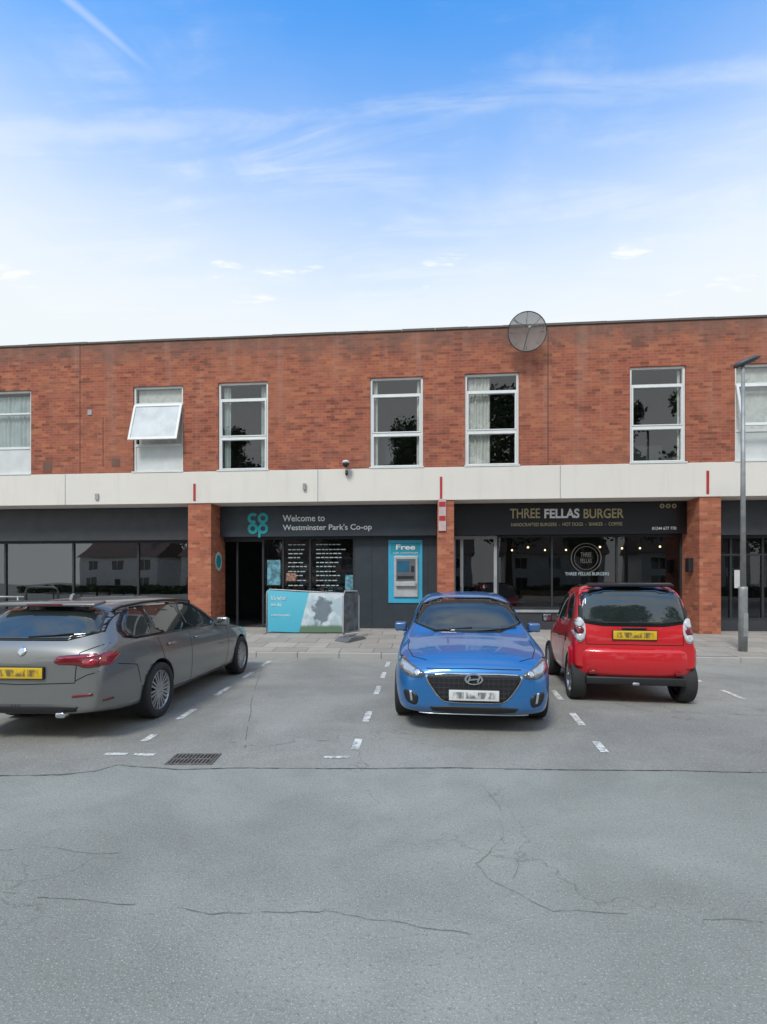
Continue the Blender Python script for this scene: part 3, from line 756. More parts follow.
def chaikin(P, it):
    for _ in range(it):
        Q = []
        for i in range(len(P)):
            a = P[i]; b = P[(i+1) % len(P)]
            Q += [(a[0]*.78+b[0]*.22, a[1]*.78+b[1]*.22), (a[0]*.22+b[0]*.78, a[1]*.22+b[1]*.78)]
        P = Q
    return P
def inside(p, P):
    x, y = p; r = False; j = len(P)-1
    for i in range(len(P)):
        if (P[i][1] > y) != (P[j][1] > y) and x < (P[j][0]-P[i][0])*(y-P[i][1])/(P[j][1]-P[i][1])+P[i][0]: r = not r
        j = i
    return r
class Car:
    def __init__(s, name, mw, pm, st, sharp=.3):
        s.root = empty(name, mw); s.pm = pm; s.st = st
        V = []; Fc = []
        for (y, zb, zs, zt, w, wr) in st:
            p = [(0, zb), (.78*w, zb), (.95*w, zb+.05), (1.0*w, zb+.42*(zs-zb)), (.99*w, zs-.13*(zs-zb)-.02), (.945*w, zs),
                 (.945*w*.52+wr*.48, zs*.5+(zt-.05)*.5+.012), (wr, zt-.05), (wr*.72, zt-.008), (0, zt+.012)]
            ringv = p+[(-a, b) for a, b in p[8:0:-1]]
            V += [(a, y, b) for a, b in ringv]
        n = 18; ns = len(st)
        for i in range(ns-1):
            for j in range(n): Fc.append((i*n+j, (i+1)*n+j, (i+1)*n+(j+1) % n, i*n+(j+1) % n))
        for base, flip in ((0, False), ((ns-1)*n, True)):
            for j in range(9):
                a, b = j, j+1; c, d = (n-j-1) % n, (n-j) % n
                f = [a, b, c, d] if j not in (0, 8) else ([a, b, c] if j == 0 else [a, b, d])
                f = [base+q for q in f]
                Fc.append(tuple(f) if not flip else tuple(f[::-1]))
        me = bpy.data.meshes.new('tmp'); me.from_pydata(V, [], Fc); me.update()
        bm = bmesh.new(); bm.from_mesh(me); bmesh.ops.recalc_face_normals(bm, faces=bm.faces)
        cl = bm.edges.layers.float.new('crease_edge')
        for e in bm.edges:
            a, b = e.verts[0].index % n, e.verts[1].index % n
            if a == b and a in (5, 13): e[cl] = sharp
            if a == b and a in (2, 16): e[cl] = .4
        bm.to_mesh(me); bm.free()
        o = bpy.data.objects.new('tmp', me); coll.objects.link(o)
        sb = o.modifiers.new('s', 'SUBSURF'); sb.levels = 3; sb.render_levels = 3
        bpy.context.view_layer.update()
        ev = o.evaluated_get(bpy.context.evaluated_depsgraph_get()); m2 = bpy.data.meshes.new_from_object(ev)
        bpy.data.objects.remove(o)
        m2.name = 'body'; m2.materials.clear(); m2.materials.append(pm); m2.materials.append(C['alloydark'])
        m2.polygons.foreach_set('use_smooth', [True]*len(m2.polygons))
        s.body = bpy.data.objects.new('body', m2); coll.objects.link(s.body); s.body.parent = s.root
        bm = bmesh.new(); bm.from_mesh(m2); s.bvh = BVHTree.FromBMesh(bm); bm.free()
    def proj(s, a, b, axis, sg, off):
        if axis == 'x': o = Vector((sg*3, a, b)); d = Vector((-sg, 0, 0))
        elif axis == 'y': o = Vector((a, sg*9, b)); d = Vector((0, -sg, 0))
        else: o = Vector((a, b, 5)); d = Vector((0, 0, -1))
        h, nrm, _, _ = s.bvh.ray_cast(o, d)
        if h is None:
            o2 = Vector((0, a, b)) if axis == 'x' else (Vector((a, s.st[-1][0] if sg > 0 else 0, b)) if axis == 'y' else Vector((a, b, 1.4)))
            h, nrm, _, _ = s.bvh.find_nearest(o2)
        if nrm.dot(d) > 0: nrm = -nrm
        return h+nrm*off, nrm
    def patch(s, name, poly, axis, sg, m, off=.004, sm=2, sp=.035, skirt=.012):
        P = chaikin(poly, sm) if sm else list(poly)
        Q = []
        for i in range(len(P)):
            a = Vector(P[i]); b = Vector(P[(i+1) % len(P)]); k = max(1, int((b-a).length/sp))
            for j in range(k):
                q = a.lerp(b, j/k)
                if not Q or (q-Q[-1]).length > 1e-4: Q.append(q)
        nb = len(Q); xs = [q.x for q in Q]; ys = [q.y for q in Q]; Qt = [tuple(q) for q in Q]
        pts = list(Q); x = min(xs)+sp/2
        while x < max(xs):
            y = min(ys)+sp/2
            while y < max(ys):
                if inside((x, y), Qt) and min((q-Vector((x, y))).length for q in Q) > sp*.45: pts.append(Vector((x, y)))
                y += sp
            x += sp
        vs, es, fs, *_ = delaunay_2d_cdt(pts, [(i, (i+1) % nb) for i in range(nb)], [list(range(nb))], 1, 1e-6)
        V = []; NR = []
        for v in vs:
            h, nr = s.proj(v.x, v.y, axis, sg, off); V.append(h); NR.append(nr)
        Fc = []
        for f in fs:
            a, b, c = V[f[0]], V[f[1]], V[f[2]]
            nn = (b-a).cross(c-a)
            Fc.append(tuple(f) if nn.dot(NR[f[0]]) > 0 else tuple(f[::-1]))
        ec = {}
        for f in Fc:
            for i in range(3):
                e = (f[i], f[(i+1) % 3]); key = tuple(sorted(e)); ec.setdefault(key, []).append(e)
        mp = {}
        nfront = len(Fc)
        for key, l in ec.items():
            if len(l) == 1:
                a, b = l[0]
                for q in (a, b):
                    if q not in mp: mp[q] = len(V); V.append(V[q]-NR[q]*skirt)
                Fc.append((b, a, mp[a], mp[b]))
        o = mobj(name, V, Fc, m, s.root)
        sm_ = [True]*nfront+[False]*(len(Fc)-nfront); o.data.polygons.foreach_set('use_smooth', sm_)
        return o
    def side(s, name, poly, m, **kw):
        for sg, t in ((1, 'r'), (-1, 'l')): s.patch(name+'_'+t, poly, 'x', sg, m, **kw)
    def mir(s, name, poly, sg, m, **kw):
        s.patch(name+'_r', poly, 'y', sg, m, **kw); s.patch(name+'_l', [(-a, b) for a, b in poly], 'y', sg, m, **kw)
    def seam(s, name, pts, axis, sg, w=.009, m=None, off=.0015):
        P = []
        for a, b in zip(pts[:-1], pts[1:]):
            a = Vector(a); b = Vector(b); k = max(1, int((b-a).length/.03))
            for j in range(k): P.append(a.lerp(b, j/k))
        P.append(Vector(pts[-1])); V = []; Fc = []
        for i, p in enumerate(P):
            t = (P[min(i+1, len(P)-1)]-P[max(i-1, 0)]).normalized(); nn = Vector((-t.y, t.x))*w/2
            V += [s.proj(p.x+nn.x, p.y+nn.y, axis, sg, off)[0], s.proj(p.x-nn.x, p.y-nn.y, axis, sg, off)[0]]
        for i in range(len(P)-1): Fc.append((2*i, 2*i+1, 2*i+3, 2*i+2))
        return mobj(name, V, Fc, m or C['seam'], s.root)
    def seams(s, name, pts, **kw):
        for sg, t in ((1, 'r'), (-1, 'l')): s.seam(name+'_'+t, pts, 'x', sg, **kw)
    def arches(s, ys, r, w, zc):
        for i, y in enumerate(ys):
            for sg in (1, -1):
                bm = bmesh.new(); bmesh.ops.create_cone(bm, cap_ends=True, segments=48, radius1=r, radius2=r, depth=.6,
                    matrix=Matrix.Translation((sg*(w-.27+.3), y, zc)) @ Matrix.Rotation(rad(90), 4, 'Y'))
                me = bpy.data.meshes.new('cut'); bm.to_mesh(me); bm.free()
                me.materials.append(C['alloydark']); me.materials.append(C['alloydark'])
                me.polygons.foreach_set('material_index', [1]*len(me.polygons))
                o = bpy.data.objects.new('cut', me); coll.objects.link(o); o.parent = s.root
                md = s.body.modifiers.new('b', 'BOOLEAN'); md.operation = 'DIFFERENCE'; md.solver = 'EXACT'; md.object = o
                bpy.context.view_layer.update()
                ev = s.body.evaluated_get(bpy.context.evaluated_depsgraph_get()); m2 = bpy.data.meshes.new_from_object(ev)
                s.body.modifiers.clear(); s.body.data = m2
                bpy.data.objects.remove(o)
    def wheel(s, nm, x, y, r, w, sg, ns=5, dbl=False, rim=.70, steer=0, dark=False):
        V = []; Fc = []; fm = []; n = 48
        def lathe(prof, mi):
            b = len(V)
            for (rr, xx) in prof:
                for j in range(n): q = 2*math.pi*j/n; V.append((sg*xx, rr*math.cos(q), rr*math.sin(q)))
            for i in range(len(prof)-1):
                for j in range(n):
                    f = (b+i*n+j, b+(i+1)*n+j, b+(i+1)*n+(j+1) % n, b+i*n+(j+1) % n); Fc.append(f if sg > 0 else f[::-1]); fm.append(mi)
        h = w/2; R = r*rim
        lathe([(R, -h*.8), (r*.8, -h), (r*.93, -h), (r, -h*.8), (r, -h*.3), (r*.99, 0), (r, h*.3), (r, h*.8), (r*.985, h*.9), (r*.93, h*1.0), (r*.8, h), (R, h*.82)], 0)
        lathe([(R, h*.82), (R*.97, h*.86), (R*.93, h*.75), (R*.9, h*.2), (R*.9, -h*.6)], 1)
        lathe([(R*.9, h*.0), (.02, h*.0)], 2)
        lathe([(r*.17, h*.35), (r*.17, h*.72), (r*.13, h*.78), (.001, h*.78)], 1)
        def spoke(q0, q1, w0, w1):
            b = len(V)
            for rr, q, ww in ((r*.12, q0, w0), (R*.94, q1, w1)):
                for dx in (h*.35, h*.74 if rr < R*.5 else h*.8):
                    for dw in (-ww, ww):
                        cy, cz = math.cos(q), math.sin(q); V.append((sg*dx, rr*cy-dw*cz, rr*cz+dw*cy))
            for f in ((0, 1, 3, 2), (4, 6, 7, 5), (2, 3, 7, 6), (0, 2, 6, 4), (1, 5, 7, 3), (0, 4, 5, 1)):
                f = tuple(b+i for i in f); Fc.append(f if sg > 0 else f[::-1]); fm.append(1)
        for i in range(ns):
            q = 2*math.pi*i/ns+.2
            if dbl: spoke(q-.06, q-.19, .012, .011); spoke(q+.06, q+.19, .012, .011)
            else: spoke(q, q, .04, .028)
        o = mobj(nm, V, Fc, [C['tyre'], C['alloy'] if not dark else C['alloydark'], C['alloydark']], s.root, False, fm)
        o.data.polygons.foreach_set('use_smooth', [True]*len(o.data.polygons))
        o.matrix_basis = Matrix.Translation((x*sg, y, r)) @ Matrix.Rotation(rad(steer), 4, 'Z')
        es = o.modifiers.new('e', 'EDGE_SPLIT'); es.split_angle = rad(35)
    def rbox(s, nm, c, sz_, m, bev=.02, rot=None, seg=3):
        o = mobj(nm, bv(-sz_[0]/2, sz_[0]/2, -sz_[1]/2, sz_[1]/2, -sz_[2]/2, sz_[2]/2), BF, m, s.root, True)
        o.matrix_basis = Matrix.Translation(c) @ (rot or Matrix.Identity(4)); bevel(o, bev, seg); return o
    def mirror(s, y, z, x, sz_=(.2, .13, .14), cap=None):
        for sg, t in ((1, 'r'), (-1, 'l')):
            bm = bmesh.new(); bmesh.ops.create_cube(bm, size=1)
            bmesh.ops.bevel(bm, geom=bm.edges[:], offset=.22, segments=4, affect='EDGES', profile=.6)
            for v in bm.verts:
                k = 1-.35*(v.co.y < 0)*abs(v.co.y)*1.2
                v.co = Vector((v.co.x*sz_[0]*k, v.co.y*sz_[1], v.co.z*sz_[2]*k))
            me = bpy.data.meshes.new('mirror_'+t); bm.to_mesh(me); bm.free(); me.materials.append(cap or s.pm)
            me.polygons.foreach_set('use_smooth', [True]*len(me.polygons))
            o = bpy.data.objects.new('mirror_'+t, me); coll.objects.link(o); o.parent = s.root
            o.location = (sg*x, y, z)
            s.rbox('mirror_glass_'+t, (sg*x, y+sz_[1]*.48, z), (sz_[0]*.8, .012, sz_[2]*.72), C['chrome'], .004)
            s.rbox('mirror_arm_'+t, (sg*(x-.09), y, z-.05), (.12, .06, .03), C['trim'], .01)
    def plate(s, y, z, sg, m, w=.52, h=.11):
        p, nr = s.proj(0, z, 'y', sg, 0)
        y = p.y+sg*y
        s.rbox('plate_holder', (0, y, z), (w+.02, .02, h+.02), C['trim'], .004)
        s.rbox('number_plate', (0, y+sg*.013, z), (w, .008, h), m, .003)

def heading(X, Y, deg, sc, L=None, rear=False):
    """front-centre anchored frame; +y runs from nose to tail"""
    if not rear: return Matrix.Translation((X, Y, .008)) @ Matrix.Rotation(rad(-deg), 4, 'Z') @ Matrix.Scale(sc, 4)
    h = rad(deg); X2 = X+math.sin(h)*L*sc; Y2 = Y+math.cos(h)*L*sc
    return Matrix.Translation((X2, Y2, .008)) @ Matrix.Rotation(rad(180-deg), 4, 'Z') @ Matrix.Scale(sc, 4)

# ---- blue hatchback (front view)
blue = paint('blue_paint', (.020, .165, .44), .4, .36)
c = Car('hatchback_car', heading(.96, 5.43, 6.5, 1.005), blue, [
 (0.00, .30, .57, .66, .50, .40), (0.04, .23, .62, .73, .68, .52), (0.14, .19, .69, .79, .79, .60), (0.35, .18, .77, .87, .865, .65),
 (0.75, .18, .85, .93, .895, .67), (1.12, .18, .88, .98, .895, .69), (1.28, .18, .90, 1.08, .895, .685), (1.68, .18, .92, 1.31, .895, .65),
 (2.05, .18, .93, 1.445, .895, .625), (2.60, .18, .95, 1.49, .895, .62), (3.20, .18, .97, 1.475, .895, .61), (3.70, .19, .99, 1.41, .89, .59),
 (4.00, .20, 1.0, 1.27, .87, .56), (4.20, .24, .96, 1.08, .83, .58), (4.31, .28, .86, .95, .76, .55), (4.34, .36, .75, .82, .66, .5)])
F_ = -1
c.arches([.90, 3.55], .365, .895, .33)
for y in (.90, 3.55):
    for sg in (1, -1): c.wheel('wheel', .79, y, .325, .21, sg, 5)
c.patch('windscreen_surround', [(-.735, .99), (.735, .99), (.62, 1.41), (-.62, 1.41)], 'y', F_, C['gloss'], off=.002, sm=1)
c.patch('windscreen', [(-.71, 1.01), (.71, 1.01), (.595, 1.395), (-.595, 1.395)], 'y', F_, C['glass'], off=.005, sm=1)
c.side('side_glass_front', [(1.42, .98), (1.72, 1.16), (2.02, 1.32), (2.42, 1.365), (2.44, .985)], C['glass'], sm=1)
c.side('side_glass_rear', [(2.52, .99), (2.50, 1.365), (3.1, 1.35), (3.45, 1.24), (3.35, 1.01)], C['glass'], sm=1)
c.patch('rear_window', [(-.56, 1.05), (.56, 1.05), (.5, 1.32), (-.5, 1.32)], 'y', 1, C['glass'])
gr = [(-.47, .655), (.47, .655), (.50, .60), (.36, .40), (.28, .355), (-.28, .355), (-.36, .40), (-.50, .60)]
c.patch('grille_chrome', [(a*1.04, (b-.5)*1.07+.5) for a, b in gr], 'y', F_, C['chrome'], off=.005, sm=1)
c.patch('grille', gr, 'y', F_, C['trim'], off=.010, sm=1)
for i in range(5):
    z = .41+i*.05; hw = .33+(z-.4)*.7 if z < .6 else .46
    c.seam('grille_bar', [(-hw, z), (hw, z)], 'y', F_, .010, C['gbar'], .016)
for i in range(-8, 9):
    x = i*.052
    hz = .645 if abs(x) < .42 else .62
    lz_ = .37 if abs(x) < .3 else .37+(abs(x)-.3)*1.1
    c.seam('grille_mesh', [(x, lz_), (x, hz)], 'y', F_, .007, C['gbar'], .0155)
lo, _ = c.proj(0, .60, 'y', F_, .030)
V = []; Fc = []
for j in range(33):
    q = 2*math.pi*j/32
    for rr, dy in ((.064, .012), (.060, 0), (.048, 0), (.044, .012)): V.append((rr*1.6*math.cos(q), lo.y+dy, .605+rr*.95*math.sin(q)))
for j in range(32):
    for t in range(3): Fc.append((4*j+t, 4*j+t+1, 4*j+5+t, 4*j+4+t))
mobj('badge_ring', V, Fc, C['chrome'], c.root)
def bar2(x0_, z0_, x1_, z1_, w_):
    a = Vector((x0_, z0_)); b = Vector((x1_, z1_)); t = (b-a).normalized(); nn = Vector((-t.y, t.x))*w_
    P = [a+nn, a-nn, b-nn, b+nn]; return [(p.x, y_, p.y) for y_ in (lo.y-.002, lo.y+.012) for p in P]
V = []; Fc = []
for q in ((-.062, .575, -.038, .635, .009), (.038, .575, .062, .635, .009), (-.045, .60, .045, .610, .007)):
    n_ = len(V); V += bar2(*q); Fc += [tuple(i+n_ for i in f) for f in BF]
mobj('badge_letter', V, Fc, C['chrome'], c.root)
hl = [(.50, .655), (.60, .70), (.72, .765), (.80, .80), (.835, .75), (.80, .66), (.68, .60), (.54, .605)]
c.mir('headlamp_bezel', hl, F_, C['lensd'], off=.004, sm=2)
c.mir('headlamp_lens', [(.56, .66), (.68, .72), (.79, .77), (.80, .70), (.70, .635), (.58, .625)], F_, C['lens'], off=.008, sm=2)
c.mir('headlamp_projector', [(.60+.036*math.cos(q), .655+.036*math.sin(q)) for q in [i*math.pi/6 for i in range(12)]], F_, C['chrome'], off=.012, sm=0, sp=.015)
c.mir('fog_vent', [(.58, .42), (.70, .47), (.76, .45), (.72, .33), (.60, .30)], F_, C['trim'], off=.003)
c.mir('running_lamp', [(.66, .46), (.685, .465), (.665, .35), (.645, .35)], F_, C['lens'], off=.010, sm=0)
c.patch('lower_intake', [(-.48, .315), (.48, .315), (.42, .235), (-.42, .235)], 'y', F_, C['trim'], off=.004, sm=1)
c.patch('front_splitter', [(-.58, .225), (.58, .225), (.54, .212), (-.54, .212)], 'y', F_, C['alloy'], off=.014, sm=0)
for sg in (1, -1):
    c.seam('bonnet_gap', [(sg*.50, .17), (sg*.66, .3), (sg*.735, .6), (sg*.745, 1.0)], 'z', 1, .009)
c.seam('bonnet_lip', [(-.50, .70), (0, .712), (.50, .70)], 'y', F_, .008)
c.seams('door_gap', [(1.38, .95), (1.36, .6), (1.40, .27), (2.46, .26), (2.48, .96)]); c.seams('door_gap_2', [(2.46, .27), (3.12, .28), (3.25, .55), (3.42, 1.0)])
c.seams('sill_trim', [(1.28, .24), (3.2, .24)], w=.05, m=C['trim'], off=.004)
for sg in (1, -1):
    for y in (2.2, 3.1): c.rbox('door_handle', (sg*.895, y, .86), (.03, .18, .03), blue, .01)
c.mirror(1.58, 1.02, .90, (.17, .12, .13))
c.plate(.035, .44, F_, C['pw'])
for sx_ in (-.45, .12):
    p0, _ = c.proj(sx_, 1.0, 'y', F_, .014); p1, _ = c.proj(sx_+.5, 1.035, 'y', F_, .014); pm_, _ = c.proj(sx_+.2, 1.01, 'y', F_, .018)
    tube('wiper', c.root, [p0, pm_, p1], .007, C['trim'], 6)
c.rbox('tail_lamp', (.7, 4.18, .93), (.3, .06, .12), C['redl'], .02); c.rbox('tail_lamp', (-.7, 4.18, .93), (.3, .06, .12), C['redl'], .02)
tube('aerial', c.root, [(0, 3.5, 1.45), (0, 3.62, 1.55)], .008, C['trim'], 6)

# ---- grey estate (rear three-quarter)
grey = paint('grey_paint', (.205, .205, .195), .5, .36)
L_ = 4.9
e = Car('estate_car', heading(-3.70, 5.18, 3.2, 1.0, L_, True), grey, [
 (0, .32, .55, .62, .45, .35), (.06, .24, .62, .72, .68, .5), (.2, .2, .72, .82, .82, .62), (.5, .19, .80, .90, .90, .66), (1.0, .19, .87, .97, .925, .68),
 (1.45, .19, .91, 1.04, .93, .69), (1.65, .19, .92, 1.13, .93, .67), (2.05, .19, .93, 1.33, .93, .62), (2.35, .19, .935, 1.42, .93, .60), (2.9, .19, .95, 1.46, .93, .60),
 (3.6, .19, .97, 1.455, .93, .595), (4.15, .20, .985, 1.43, .92, .58), (4.42, .22, .99, 1.385, .90, .57), (4.62, .25, .98, 1.22, .88, .62), (4.78, .28, .95, 1.03, .85, .66),
 (4.86, .29, .86, .95, .82, .64), (4.90, .33, .68, .80, .77, .58)], .45)
e.arches([.83, 3.80], .375, .93, .335)
for y in (.83, 3.80):
    for sg in (1, -1): e.wheel('wheel', .82, y, .33, .235, sg, 10, True, .72)
R_ = 1
e.patch('rear_window_surround', [(-.74, 1.03), (.74, 1.03), (.60, 1.385), (-.60, 1.385)], 'y', R_, C['gloss'], off=.002, sm=1)
e.patch('rear_window', [(-.71, 1.05), (.71, 1.05), (.575, 1.36), (-.575, 1.36)], 'y', R_, C['glass'], off=.005, sm=1)
e.side('window_trim', [(1.72, .965), (2.05, 1.16), (2.35, 1.335), (2.9, 1.385), (3.6, 1.38), (4.1, 1.34), (4.46, 1.14), (4.42, 1.0), (3.5, .985)], C['gloss'], sm=1, off=.002)
e.side('side_glass_front', [(1.86, .985), (2.12, 1.17), (2.38, 1.315), (2.86, 1.36), (2.88, .985)], C['glass'], sm=1, off=.005)
e.side('side_glass_rear', [(2.96, .99), (2.94, 1.362), (3.6, 1.36), (3.72, 1.34), (3.76, 1.0)], C['glass'], sm=1, off=.005)
e.side('side_glass_quarter', [(3.84, 1.01), (3.80, 1.335), (4.08, 1.315), (4.38, 1.13), (4.34, 1.02)], C['glass'], sm=1, off=.005)
for sg in (1, -1):
    pts = [e.proj(sg*.60, y, 'z', 1, .035)[0] for y in (2.35, 2.7, 3.2, 3.7, 4.15)]
    pts = [e.proj(sg*.60, 2.3, 'z', 1, .0)[0]]+pts+[e.proj(sg*.59, 4.25, 'z', 1, .0)[0]]
    tube('roof_rail', e.root, pts, .016, C['trim'], 8)
e.rbox('roof_spoiler', (0, 4.43, 1.405), (1.12, .22, .035), grey, .015, Matrix.Rotation(rad(-8), 4, 'X'))
e.rbox('high_brake_lamp', (0, 4.545, 1.395), (.4, .01, .02), C['redd'], .003)
tl = [(.36, .885), (.55, .90), (.80, .915), (.86, .91), (.84, .78), (.66, .77), (.60, .80), (.36, .805)]
e.mir('tail_lamp_base', tl, R_, C['redd'], off=.006, sm=1)
e.mir('tail_lamp_glow', [(.40, .873), (.80, .898), (.80, .875), (.40, .85)], R_, C['redl'], off=.010, sm=1)
e.mir('tail_lamp_glow_low', [(.64, .85), (.80, .86), (.79, .80), (.66, .795)], R_, C['redl'], off=.010, sm=1)
e.side('tail_lamp_side', [(4.55, .90), (4.80, .91), (4.86, .79), (4.72, .78), (4.62, .84)], C['redl'], off=.006, sm=1)
e.side('rear_reflector', [(4.66, .44), (4.80, .44), (4.80, .415), (4.66, .415)], C['redd'], off=.004, sm=0)
e.plate(.012, .72, R_, C['py'])
e.patch('badge', [(.045*math.cos(q), .93+.045*math.sin(q)) for q in [i*math.pi/8 for i in range(16)]], 'y', R_, C['chrome'], off=.008, sm=0, sp=.02)
e.seam('tailgate_gap', [(-.80, 1.0), (-.60, .92), (-.58, .62), (0, .60), (.58, .62), (.60, .92), (.80, 1.0)], 'y', R_, .009)
e.seam('bumper_gap', [(.58, .64), (.70, .70), (.84, .74)], 'y', R_, .009); e.seam('bumper_gap', [(-.58, .64), (-.70, .70), (-.84, .74)], 'y', R_, .009)
e.patch('bumper_lower', [(-.62, .40), (.62, .40), (.58, .31), (-.58, .31)], 'y', R_, C['trim'], off=.005, sm=1)
e.mir('bumper_reflector', [(.55, .50), (.76, .52), (.76, .49), (.55, .47)], R_, C['redd'], off=.005, sm=0)
e.seams('door_front', [(1.55, .95), (1.50, .6), (1.56, .28), (2.90, .27), (2.92, .97)]); e.seams('door_rear', [(2.90, .28), (3.42, .29), (3.50, .5), (3.70, .72), (3.80, .97)])
e.seams('sill_trim', [(1.25, .23), (3.38, .23)], w=.05, m=C['trim'], off=.004)
e.seams('bumper_side_gap', [(4.22, .50), (4.3, .72), (4.62, .78)])
for sg in (1, -1):
    for y in (2.72, 3.52): e.rbox('door_handle', (sg*.935, y, .865), (.035, .2, .032), grey, .012)
    e.rbox('exhaust', (sg*.42, 4.84, .29), (.1, .12, .06), C['chrome'], .02)
e.patch('windscreen', [(-.70, 1.06), (.70, 1.06), (.58, 1.37), (-.58, 1.37)], 'y', -1, C['glass'], off=.005, sm=1)
e.mir('headlamp', [(.45, .62), (.80, .72), (.84, .66), (.5, .54)], -1, C['lens'], off=.005)
e.mir('kidney_grille', [(.03, .62), (.28, .62), (.26, .42), (.05, .42)], -1, C['trim'], off=.005)
e.mirror(1.92, 1.02, .99, (.19, .12, .14))
p0, _ = e.proj(.0, 1.06, 'y', R_, .018); p1, _ = e.proj(-.45, 1.09, 'y', R_, .018)
tube('rear_wiper', e.root, [p0, p1], .009, C['trim'], 6)
prism_pts = [(3.95, 1.455), (4.12, 1.435), (4.10, 1.49), (4.06, 1.505)]
V = [(-.018, a, b) for a, b in prism_pts]+[(.018, a, b) for a, b in prism_pts]
mobj('aerial_fin', V, [(0, 1, 2, 3), (7, 6, 5, 4), (0, 4, 5, 1), (1, 5, 6, 2), (2, 6, 7, 3), (3, 7, 4, 0)], grey, e.root)

# ---- red two-seat city car (rear view)
redp = paint('red_car_paint', (.60, .010, .016), .1)
L_ = 2.5
r = Car('compact_city_car', heading(3.36, 6.80, 9.5, 1.05, L_, True), redp, [
 (0, .32, .5, .58, .45, .35), (.05, .26, .6, .70, .60, .48), (.2, .22, .72, .85, .70, .55), (.45, .22, .82, 1.0, .745, .60), (.65, .22, .88, 1.18, .755, .60), (1.0, .22, .9, 1.43, .755, .60),
 (1.3, .22, .92, 1.53, .755, .60), (1.75, .22, .93, 1.56, .755, .61), (2.1, .24, .94, 1.54, .755, .625), (2.27, .26, .94, 1.46, .752, .645), (2.36, .28, .93, 1.18, .745, .675), (2.42, .30, .88, 1.0, .735, .67),
 (2.46, .33, .70, .82, .72, .62)], .2)
r.arches([.36, 2.17], .325, .755, .285)
for y in (.36, 2.17):
    for sg in (1, -1): r.wheel('wheel', .67 if y < 1 else .665, y, .283, .19, sg, 6)
r.patch('rear_window_surround', [(-.665, .99), (.665, .99), (.665, 1.2), (.60, 1.52), (-.60, 1.52), (-.665, 1.2)], 'y', R_, C['gloss'], off=.003, sm=1)
r.patch('rear_window', [(-.61, 1.03), (.61, 1.03), (.61, 1.18), (.56, 1.45), (-.56, 1.45), (-.61, 1.18)], 'y', R_, C['glass'], off=.007, sm=1)
r.patch('roof_panel', [(-.55, .95), (.55, .95), (.57, 2.20), (-.57, 2.20)], 'z', 1, C['gloss'], off=.004, sm=1)
r.rbox('roof_spoiler', (0, 2.235, 1.525), (1.06, .10, .03), C['gloss'], .012, Matrix.Rotation(rad(-18), 4, 'X'))
r.side('door_glass', [(.78, 1.0), (1.0, 1.22), (1.2, 1.38), (1.62, 1.42), (1.66, 1.0)], C['glass'], sm=1, off=.005)
r.side('quarter_glass', [(1.76, 1.02), (1.74, 1.40), (2.0, 1.40), (2.12, 1.30), (2.12, 1.04)], C['glass'], sm=1, off=.005)
r.patch('windscreen', [(-.62, .98), (.62, .98), (.56, 1.42), (-.56, 1.42)], 'y', -1, C['glass'], off=.005, sm=1)
for sg in (1, -1):
    for j, (zz, mm, rr) in enumerate(((1.03, C['clear'], .050), (.935, C['redd'], .048), (.845, C['clear'], .045))):
        poly = [(sg*.655+rr*math.cos(q), zz+rr*math.sin(q)) for q in [i*math.pi/8 for i in range(16)]]
        r.patch('tail_lamp_%d' % j, poly, 'y', R_, mm, off=.020, sm=0, sp=.02, skirt=.03)
    poly = [(sg*.655+.070*math.cos(q), .94+.16*math.sin(q)) for q in [i*math.pi/10 for i in range(20)]]
    r.patch('tail_lamp_pod', poly, 'y', R_, C['clear'], off=.010, sm=0, sp=.03, skirt=.03)
def rbump():
    V = []; Fc = []
    prof = [(-.02, .70), (.03, .715), (.055, .66), (.06, .52), (.045, .40), (.0, .335), (-.05, .33)]
    N_ = 40
    for i in range(N_+1):
        t = -1+2*i/N_; x = t*.775; back = 2.47-.16*abs(t)**3.2-.10*max(0, abs(t)-.86)*2.2
        for py_, pz_ in prof: V.append((x, back+py_, pz_+(.0 if abs(t) < .8 else (abs(t)-.8)*.35*(1 if pz_ < .5 else 0))))
    n = len(prof)
    for i in range(N_):
        for j in range(n-1): Fc.append((i*n+j, i*n+j+1, (i+1)*n+j+1, (i+1)*n+j))
    Fc += [tuple(range(n)), tuple(N_*n+j for j in range(n))[::-1]]
    o = mobj('rear_bumper', V, Fc, redp, r.root, True)
    bm = bmesh.new(); bm.from_mesh(o.data); bmesh.ops.recalc_face_normals(bm, faces=bm.faces); bm.to_mesh(o.data); bm.free()
rbump()
r.rbox('bumper_lower', (0, 2.44, .305), (1.2, .16, .10), C['trim'], .02)
r.rbox('exhaust', (.0, 2.48, .27), (.09, .1, .045), M['steel'], .02)
r.rbox('rear_fog', (-.52, 2.49, .40), (.1, .05, .04), C['redd'], .01); r.rbox('reverse_lamp', (.52, 2.49, .40), (.1, .05, .04), C['redd'], .01)
r.plate(.02, .885, R_, C['py'])
r.seam('tailgate_gap', [(-.60, 1.0), (-.58, .76), (.58, .76), (.60, 1.0)], 'y', R_, .009)
r.rbox('tailgate_handle', (0, 2.45, .968), (.3, .03, .025), C['trim'], .01)
r.seams('door_gap', [(.68, .95), (.64, .6), (.72, .28), (1.62, .28), (1.72, .6), (1.72, 1.0)])
r.seams('cell_arc', [(.60, .92), (.70, .60), (.80, .36), (1.2, .26), (1.6, .30), (1.80, .62), (1.90, .95)], w=.012, m=C['seam'])
r.seams('sill_trim', [(.75, .26), (1.75, .26)], w=.07, m=C['trim'], off=.004)
r.seams('side_vent', [(1.86, .80), (1.94, .80)], w=.12, m=C['trim'], off=.003)
r.mirror(.80, .99, .84, (.15, .13, .13), C['trim'])
